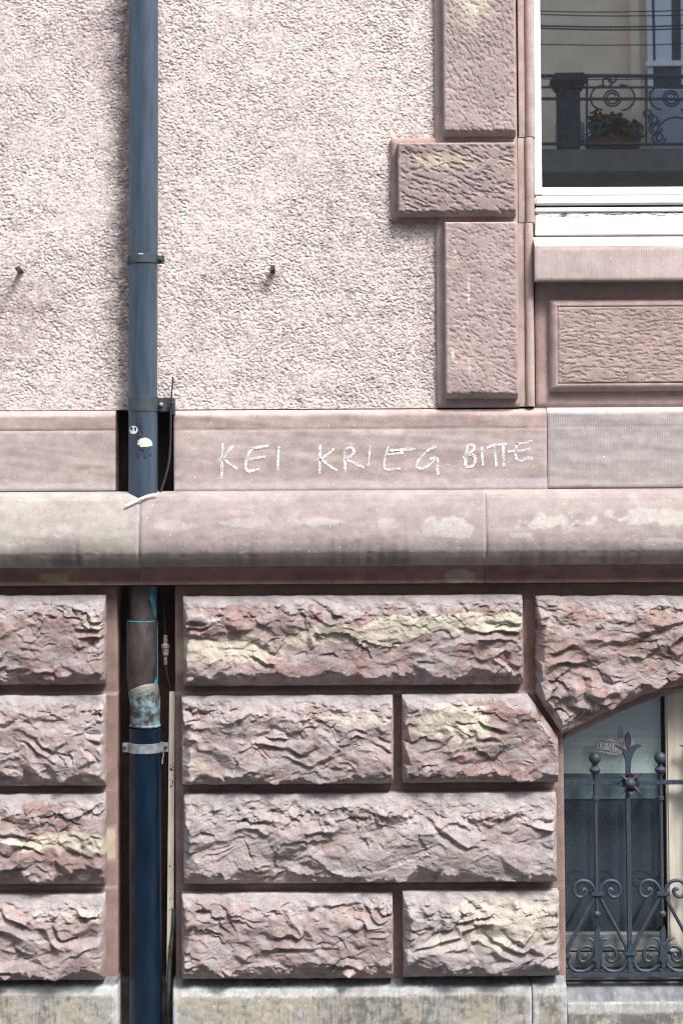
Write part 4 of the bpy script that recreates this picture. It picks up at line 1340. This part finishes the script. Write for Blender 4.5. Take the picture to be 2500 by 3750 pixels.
# ---- stickers and scuffs on the pipe
upx = P(524, 1600, PC).x
def zq(y): return P(524, y, PC + Rr).z
SR = Rr + 0.0016
mm = lambda px_: math.degrees(math.asin(max(-.99, min(.99, (px_ - 524.5) * 0.00098 / SR))))
def wrap(pts): return [(mm(x), zq(y)) for x, y in pts]
ro = thing('round_sticker', (upx - 0.03, -PC - Rr, zq(1590)), 'small round white sticker on the grey downpipe', 'sticker')
cxs, cys = 494, 1574
circ = [(cxs + 16.5 * math.cos(a), cys + 15 * math.sin(a)) for a in np.linspace(0, 2 * math.pi, 25)[:-1]]
cyl_patch('disc', upx, -PC, SR, wrap(circ), 'sticker_white', ro)
cyl_patch('dark_print', upx, -PC, SR + .0006, wrap([(cxs - 10 + dx, cys - 2 + dy) for dx, dy in ((-1, -8), (6, -10), (7, -5), (9, -1), (6, 2), (0, 4), (-2, 0))]), 'zinc_paint', ro)
cyl_patch('dark_print', upx, -PC, SR + .0006, wrap([(cxs + dx, cys + dy) for dx, dy in ((3, -9), (8, -10), (12, -6), (12, 1), (8, 6), (5, 3), (7, 0), (4, -4))]), 'zinc_paint', ro)
o = cyl_patch('torn_sticker', upx, -PC, SR, wrap([(509, 1614), (516, 1611), (521, 1606), (536, 1602), (548, 1605), (558, 1612), (562, 1621), (564, 1631), (551, 1635), (540, 1634), (533, 1632), (527, 1637), (519, 1637), (523, 1633), (515, 1630), (508, 1626), (514, 1624), (509, 1619), (515, 1617)]), 'paper_torn', None)
tag(o, 'torn scrap of an off-white sticker on the grey downpipe', 'sticker')
o = cyl_patch('soot_scuff', upx, -PC, SR - .0006, wrap([(503, 1535), (518, 1533), (530, 1545), (536, 1565), (534, 1590), (528, 1605), (512, 1608), (503, 1604), (510, 1590), (516, 1570), (508, 1552), (498, 1545)]), 'scuff', pipe_root)
cyl_patch('soot_scuff', upx, -PC, SR - .0006, wrap([(508, 1628), (522, 1630), (530, 1645), (560, 1645), (562, 1670), (540, 1682), (505, 1680), (503, 1655)]), 'scuff', pipe_root)

# ================================================================== CABLES AND CONDUIT
cb = thing('black_cable', P(600, 1812, .06), 'thin black cable hanging beside the downpipe to the cornice', 'cable')
CPY = 0.094
tube('cable', smoothpath([P(627, 1470, CPY), P(626, 1500, CPY), P(625, 1560, CPY - .01), P(624, 1620, CPY - .02), P(619, 1690, CPY - .02), P(605, 1750, CPY - .02), P(592, 1790, CPY - .02), P(584, 1818, CPY - .02)], 6), 0.0046, 'cable_black', cb, 10)
tie = thing('cable_tie', P(628, 1480, CPY), 'black cable tie with its tail standing up by the pipe clamp', 'cable tie')
X_, Z_ = P(628, 1480, CPY).x, P(628, 1480, CPY).z
bm = bmesh.new()
tube('strap_tail', smoothpath([P(627, 1478, CPY + .006), P(629, 1440, CPY + .006), P(632, 1410, CPY + .006), P(633.5, 1384, CPY + .007)], 4), [.0028] * 6 + [.0030] * 4 + [.0034] * 3, 'cable_black', tie, 6)
lathe('tie_head', (X_ - .0005, -CPY + .004, Z_), [(0, .0095), (.008, .0095), (.012, .0085), (.0125, .0045), (.009, .004)], 'cable_black', tie, 16, 'Y')
tube('loop', [P(616, 1474, CPY - .004), P(628, 1478, CPY + .004), P(640, 1474, CPY - .004)], 0.0035, 'cable_black', tie, 6)

lc = thing('jointed_cable', P(632, 2535, -.02), 'thin grey cable with a pale screw connector in the pipe recess', 'cable')
CB = -0.03
tube('cable', smoothpath([P(583, 2140, CB), P(588, 2180, CB), P(598, 2230, CB), P(603, 2280, CB), P(604, 2326, CB)], 5), 0.0038, 'cable_black', lc, 8)
cn = P(608, 2380, CB)
zc_ = lambda y: P(608, y, CB).z
lathe('connector', (cn.x - .002, -CB, 0), [(zc_(2435), .006), (zc_(2432), .0075), (zc_(2402), .0072), (zc_(2399), .012), (zc_(2374), .0135), (zc_(2372), .0158), (zc_(2362), .0158), (zc_(2359), .012), (zc_(2356), .0085), (zc_(2328), .0078), (zc_(2325), .005)], 'connector', lc, 12)
tube('cable', smoothpath([P(609, 2433, CB), P(610, 2455, CB), P(616, 2490, CB), P(626, 2520, CB), P(632, 2540, CB)], 5), 0.0048, 'cable_black', lc, 8)

cv = thing('cable_cover', P(622, 3590, 0), 'cream plastic cable cover strip along the right side of the recess', 'cable cover')
def quadbox(name, tl, tr, br, bl, pf, pb, mat, parent):
    f = [P(*tl, pf), P(*tr, pf), P(*br, pf), P(*bl, pf)]
    bk = [Vector((v_.x, -pb, v_.z)) for v_ in f]
    return mesh(name, f + bk, [(0, 3, 2, 1), (4, 5, 6, 7), (0, 1, 5, 4), (1, 2, 6, 5), (2, 3, 7, 6), (3, 0, 4, 7)], mat, parent)
quadbox('cover', (620.5, 2534), (641, 2534), (636, 3330), (613, 3330), 0.004, -0.012, 'cream_plastic', cv)
quadbox('cover', (613, 3331), (636, 3331), (618, 3600), (610, 3600), 0.004, -0.012, 'cream_plastic', cv)
rs = random.Random(5)
for (xa_, ya_, yb_, n_) in ((622, 2795, 2880, 16), (619, 3100, 3300, 7), (616, 3300, 3480, 6)):
    for i in range(n_):
        x = xa_ + rs.uniform(0, 15); y = rs.uniform(ya_, yb_)
        boxp('dirt_fleck', x, y, x + rs.uniform(1.5, 4), y + rs.uniform(2, 9), 0.0052, 0.004, 'dirt_mark', cv)
o = tube('thin_copper_pipe', smoothpath([P(637, 3330, .006), P(634, 3400, .008), P(627, 3470, .014), P(620, 3560, .02), P(618, 3640, .02), P(617, 3770, .02)], 6), 0.0072, 'copper_green_pipe', None, 12)
tag(o, 'thin verdigris stained pipe beside the cream cable cover', 'pipe')

# white scrap of strip lying on the cornice
bm = bmesh.new()
pts = smoothpath([P(460, 1852, .146), P(490, 1838, .140), P(520, 1824, .133), P(550, 1813, .127), P(576, 1810, .124)], 6)
vs, fs = [], []
for i, v_ in enumerate(pts):
    t = (pts[min(i + 1, len(pts) - 1)] - pts[max(i - 1, 0)]).normalized()
    nrm = Vector((-t.z, 0, t.x)) * 0.0042
    for dy in (-0.004, -0.001):
        vs += [v_ + nrm + Vector((0, dy - .004, 0)), v_ - nrm + Vector((0, dy - .004, 0))]
for i in range(len(pts) - 1):
    a, b2 = i * 4, i * 4 + 4
    fs += [(a, a + 1, b2 + 1, b2), (a + 2, b2 + 2, b2 + 3, a + 3), (a, b2, b2 + 2, a + 2), (a + 1, a + 3, b2 + 3, b2 + 1)]
fs += [(0, 2, 3, 1)]
k = len(vs) - 4
fs += [(k, k + 1, k + 3, k + 2)]
o = mesh('plastic_strip', vs, fs, 'white_plastic')
tag(o, 'white plastic strip lying on the cornice at the foot of the pipe', 'strip')

# iron pegs in the roughcast
def peg(x, y, dx, dy, label):
    a = P(x, y, -0.01)
    e = P(x + dx, y + dy, 0.060)
    t = thing('iron_peg', a, label, 'nail', 'rusty pegs in the roughcast')
    tube('shank', [a, e], [.0115, .0105], 'nail_rust', t, 4, False)
    tube('head', [e - (e - a) * .12, e + (e - a) * .02], [.0128, .0124], 'nail_rust', t, 4, False)
peg(84, 1000, -17, -15, 'rusty square iron peg in the roughcast left of the downpipe')
peg(1001, 1000, -3, -20, 'rusty square iron peg in the roughcast right of the downpipe')

# ================================================================== CHALK WRITING on the band
chalk = thing('chalk_writing', P(1380, 1750, BP), 'white chalk words KEI KRIEG BITTE scrawled on the band course', 'writing')
LET = [
 [[(135, 200), (132, 260), (130, 352)], [(178, 212), (160, 232), (140, 262)], [(118, 272), (140, 270), (165, 290), (197, 309)]],
 [[(262, 222), (245, 245), (235, 275), (232, 305), (245, 320), (290, 310)], [(252, 222), (290, 218), (330, 211)], [(245, 268), (315, 258)]],
 [[(373, 214), (370, 260), (367, 317)]],
 [[(549, 207), (547, 260), (546, 330)], [(607, 224), (580, 248), (545, 272)], [(535, 272), (555, 272), (585, 295), (620, 317)]],
 [[(652, 222), (653, 270), (655, 322)], [(650, 228), (678, 218), (692, 236), (680, 255), (658, 268), (690, 284), (735, 304)]],
 [[(760, 207), (757, 250), (752, 299)]],
 [[(840, 214), (827, 245), (820, 285), (825, 310), (850, 312), (888, 308)], [(845, 232), (900, 228), (952, 225)], [(830, 250), (865, 246), (902, 240)]],
 [[(1040, 214), (1010, 228), (975, 262), (957, 292), (965, 306), (985, 306), (1010, 294), (1040, 268)], [(1013, 268), (1046, 263), (1046, 300), (1049, 335)]],
 [[(1176, 203), (1168, 250), (1164, 303)], [(1176, 205), (1202, 212), (1200, 228), (1172, 250)], [(1153, 264), (1185, 250), (1203, 255), (1206, 275), (1195, 297), (1160, 303)]],
 [[(1236, 216), (1237, 260), (1239, 296)]],
 [[(1255, 222), (1280, 210), (1312, 206)], [(1288, 214), (1292, 260), (1297, 300)]],
 [[(1312, 206), (1342, 204)], [(1325, 208), (1326, 260), (1329, 300)]],
 [[(1387, 198), (1378, 235), (1382, 266), (1400, 275), (1425, 264), (1453, 266)], [(1380, 204), (1415, 200), (1450, 190)], [(1345, 236), (1395, 232), (1440, 224)]],
]
rc = random.Random(3)
def ribbon(pts, w, jit=0.0):
    vs, fs = [], []
    n = len(pts)
    for i, v_ in enumerate(pts):
        t = (pts[min(i + 1, n - 1)] - pts[max(i - 1, 0)])
        t.y = 0
        t.normalize()
        nr = Vector((-t.z, 0, t.x)) * (w * (1 + jit * rc.uniform(-1, 1)))
        vs += [v_ + nr, v_ - nr]
    for i in range(n - 1):
        fs.append((2 * i, 2 * i + 1, 2 * i + 3, 2 * i + 2))
    return vs, fs
for L in LET:
    V_, F_ = [], []
    for st in L:
        pts = smoothpath([P(700 + x * .861, 1450 + y * .861, BP + 0.0017) for x, y in st], 7)
        vs, fs = ribbon(pts, 0.0045, 0.5)
        F_ += [tuple(i + len(V_) for i in f) for f in fs]
        V_ += vs
    mesh('letter', V_, F_, 'chalk', chalk)

# ================================================================== STICKERS on the basement pane
SG = GP + 0.0012
js = thing('jesus_sticker', P(2228, 2770, SG), 'small white sticker lettered JESUS in blue on the basement pane', 'sticker')
def Z1g(x, y, d=0.0): return P(1950 + x * .3508, 2500 + y * .3508, SG + d)
def poly(name, pts, d, mat, parent):
    return mesh(name, [Z1g(x, y, d) for x, y in pts][::-1], [tuple(range(len(pts)))], mat, parent)
poly('torn_backing', [(682, 600), (700, 592), (780, 600), (806, 575), (830, 590), (850, 610), (905, 622), (930, 700), (925, 735), (890, 745), (800, 735), (740, 730), (690, 720), (676, 690)], 0.0004, 'sticker_white', js)
poly('face', [(694, 598), (912, 628), (898, 742), (682, 708)], 0.0010, 'sticker_blue', js)
poly('face_paper', [(704, 609), (902, 637), (889, 730), (693, 698)], 0.0014, 'sticker_white', js)
JL = [[(712, 612), (735, 615)], [(726, 614), (720, 670), (708, 692), (694, 690)],
      [(748, 618), (738, 700), (770, 706)], [(748, 620), (778, 625)], [(744, 660), (768, 664)],
      [(815, 636), (798, 626), (784, 638), (790, 662), (804, 676), (798, 702), (776, 706)],
      [(830, 632), (818, 690), (830, 712), (846, 706), (858, 640)],
      [(900, 648), (884, 638), (868, 650), (872, 676), (886, 690), (878, 716), (858, 718)]]
V_, F_ = [], []
for st in JL:
    pts = smoothpath([Z1g(x, y, .002) for x, y in st], 5)
    vs, fs = ribbon(pts, 0.0010)
    F_ += [tuple(i + len(V_) for i in f) for f in fs]
    V_ += vs
mesh('lettering', V_, F_, 'ink', js)
pk = thing('pink_sticker', P(2300, 2730, SG), 'torn pink sticker on the basement pane behind the iron fleur-de-lis', 'sticker')
poly('paper', [(898, 578), (950, 576), (1062, 580), (1030, 596), (1056, 620), (1040, 640), (1010, 690), (975, 720), (940, 690), (912, 660)], 0.0003, 'sticker_pink', pk)
poly('torn_edge', [(1020, 585), (1062, 580), (1035, 597), (1055, 628), (1030, 640), (1018, 620)], 0.0008, 'sticker_white', pk)
V_, F_ = [], []
for st in ([(914, 618), (914, 636), (922, 634)], [(928, 626), (936, 622), (938, 636), (930, 636)], [(944, 618), (942, 636)], [(918, 655), (926, 648), (928, 662)], [(934, 645), (934, 662)], [(942, 646), (946, 662), (952, 650)]):
    vs, fs = ribbon([Z1g(x, y, .0010) for x, y in st], 0.0008)
    F_ += [tuple(i + len(V_) for i in f) for f in fs]
    V_ += vs
mesh('print', V_, F_, 'ink_black', pk)
o = poly('sticker_scrap', [(662, 664), (682, 668), (680, 722), (660, 728)], .0002, 'sticker_pink', None)
tag(o, 'scrap of pink paper at the left edge of the lettered sticker', 'sticker')
o = poly('sticker_scrap', [(778, 732), (905, 746), (900, 755), (775, 752)], .0002, 'sticker_pink', None)
tag(o, 'scrap of pink paper under the lettered sticker', 'sticker')

# ================================================================== ACROSS THE STREET (mirrored in the panes)
GLY = 0.102
def M(px, py, depth):
    """where a thing mirrored in the upper pane really stands, depth metres out from the wall"""
    v_ = P(px, py, -(depth + 2 * GLY))
    return Vector((v_.x, -depth, v_.z))
def mbox(name, x0, y0, x1, y1, dep, thick, mat, parent, bev=0.0):
    a, b2 = M(x0, y0, dep), M(x1, y1, dep)
    return box(name, a.x, b2.x, -dep - thick, -dep, b2.z, a.z, mat, parent, bev)
opp = thing('opposite_house', (4, -13.2, GZ), 'beige rendered house across the street, mirrored in the window pane', 'house')
FD = 13.0
box('front_wall', -26, 30, -FD - 6, -FD, GZ - .1, 13.5, 'beige_render', opp)
a, b2 = M(1700, 545, FD), M(2900, 600, FD)
box('ground_floor', -26, 30, -FD + 0.003, -FD + 0.12, GZ - .1, 4.0, 'grey_stone', opp)
slab_z = M(2200, 545, FD - 1).z
balc = box('balcony_slab', M(1800, 500, FD - 1).x, 12, -FD, -FD + 1.1, slab_z - 0.28, slab_z - 0.02, 'grey_stone', opp, 0.02)
mbox('pilaster', 2300, -300, 2345, 540, FD - 0.12, 0.12, 'beige_render', opp, .01)
wnd = mbox('window', 2362, -300, 2700, 330, FD - 0.10, 0.10, 'white_paint', opp, .01)
mbox('glass_dark', 2382, -300, 2690, 322, FD - 0.106, 0.006, 'room_dark', wnd)
mbox('curtain', 2392, -300, 2458, 240, FD - 0.125, 0.012, 'curtain', wnd)
mbox('curtain', 2485, -300, 2690, 330, FD - 0.125, 0.012, 'curtain', wnd)
mbox('transom', 2362, 222, 2700, 240, FD - 0.14, 0.03, 'white_paint', wnd, .005)
pr = thing('balcony_pier', (M(2085, 400, FD - 1).x, -FD + 1, slab_z), 'dark stone balcony pier mirrored in the window pane', 'pier')
mbox('cap', 2024, 264, 2150, 305, FD - 1.05, 0.36, 'dark_stone', pr, .03)
mbox('neck', 2036, 306, 2140, 322, FD - 1.02, 0.30, 'dark_stone', pr, .02)
mbox('shaft', 2045, 322, 2126, 545, FD - 1.0, 0.26, 'dark_stone', pr, .02)
rl = thing('balcony_railing', (M(2300, 540, FD - 1).x, -FD + 1, slab_z), 'scrolled iron balcony railing mirrored in the window pane', 'railing')
RD = FD - 0.95
for y, r in ((278, .022), (320, .014), (362, .018), (528, .018)):
    tube('rail', [M(1800, y, RD), M(2900, y + 1, RD)], r, 'iron', rl, 6)
def arc(cx, cy, r, a0, a1, n=16, shrink=0.0):
    return [M(cx + r * (1 - shrink * i / n) * math.cos(math.radians(a0 + (a1 - a0) * i / n)), cy + r * (1 - shrink * i / n) * math.sin(math.radians(a0 + (a1 - a0) * i / n)), RD) for i in range(n + 1)]
scr = []
for k in (0, 1, 2):
    dx = 215 * k
    for g in (arc(2222 + dx, 302, 17, 0, 360), arc(2240 + dx, 290, 14, 0, 360), arc(2240 + dx, 358, 34, 0, 700, 40, .55), arc(2205 + dx, 358, 44, 90, 280), arc(2275 + dx, 358, 46, -100, 90),
              arc(2180 + dx, 470, 26, 0, 640, 40, .7), arc(2330 + dx, 470, 26, 180, -460, 40, .7), arc(2255 + dx, 500, 70, 180, 360), arc(2368 + dx, 415, 18, 0, 600, 36, .7), arc(2390 + dx, 440, 22, 0, 620, 36, .7), arc(2408 + dx, 505, 27, 0, 640, 36, .75)):
        tube('scrollwork', g, 0.011, 'iron', rl, 5)
for x in (2148, 2363, 2578):
    tube('baluster', [M(x, 278, RD), M(x, 535, RD)], .014, 'iron', rl, 5)
mbox('lower_pilaster', 2032, 606, 2152, 900, FD - 0.20, 0.07, 'beige_render', opp, .01)
pbx = mbox('pale_box', 2040, 432, 2142, 530, FD - .55, .3, 'blue_grey_panel', None, .04)
tag(pbx, 'pale grey box behind the dark balcony pier mirrored in the pane', 'box')
bl = mbox('blue_grey_board', 2380, 335, 2760, 545, FD - .45, .03, 'blue_grey_panel', None, .005)
tag(bl, 'pale blue-grey board behind the balcony railing mirrored in the pane', 'board')
fb = thing('flower_box', (M(2250, 500, FD - .8).x, -FD + .8, slab_z), 'flower box of red and orange blooms mirrored in the pane', 'flower box')
mbox('trough', 2150, 495, 2345, 540, FD - 0.75, 0.2, 'terracotta', fb, .02)
rf = random.Random(9)
def blobs(name, n, mat, x0, x1, y0, y1, r0, r1):
    bm = bmesh.new()
    for i in range(n):
        c_ = M(rf.uniform(x0, x1), rf.uniform(y0, y1), FD - .75 + rf.uniform(-.05, .12))
        for k in range(6):
            d1 = Vector((rf.gauss(0, 1), rf.gauss(0, 1), rf.gauss(0, 1))).normalized() * rf.uniform(r0, r1)
            d2 = Vector((rf.gauss(0, 1), rf.gauss(0, 1), rf.gauss(0, 1))).normalized() * rf.uniform(r0, r1)
            bm.faces.new([bm.verts.new(c_), bm.verts.new(c_ + d1), bm.verts.new(c_ + d1 + d2), bm.verts.new(c_ + d2)])
    me = bpy.data.meshes.new(name); bm.to_mesh(me); bm.free(); me.materials.append(MATS[mat])
    o = bpy.data.objects.new(name, me); link(o, fb); o['kind'] = 'stuff'
blobs('foliage', 60, 'leaf_green', 2160, 2340, 440, 500, .03, .07)
blobs('red_blooms', 20, 'petal_red', 2170, 2290, 415, 465, .03, .06)
blobs('orange_blooms', 22, 'petal_orange', 2220, 2330, 455, 490, .03, .06)
for i, (ya, yb, dep) in enumerate(((58, 62, 9.5), (64, 76, 9.5), (130, 132, 11.5), (258, 256, 11.5), (12, 4, 10.5), (18, 26, 10.5))):
    a, b2 = M(1500, ya, dep), M(2900, yb, dep)
    pts = [a + (b2 - a) * t - Vector((0, 0, 0.10 * 4 * t * (1 - t))) for t in np.linspace(0, 1, 12)]
    o = tube('overhead_wire', pts, 0.008 if i < 2 else 0.006, 'cable_black', None, 5)
    tag(o, ('dark wire mirrored across the window pane, upper of the close pair', 'dark wire mirrored across the window pane, lower of the close pair',
            'faint wire mirrored on the beige wall just below the pair', 'faint wire mirrored just above the dark balcony pier',
            'wire mirrored at the very top of the pane, rising to the right', 'wire mirrored at the top of the pane, falling to the right')[i], 'wire', 'wires mirrored in the window')
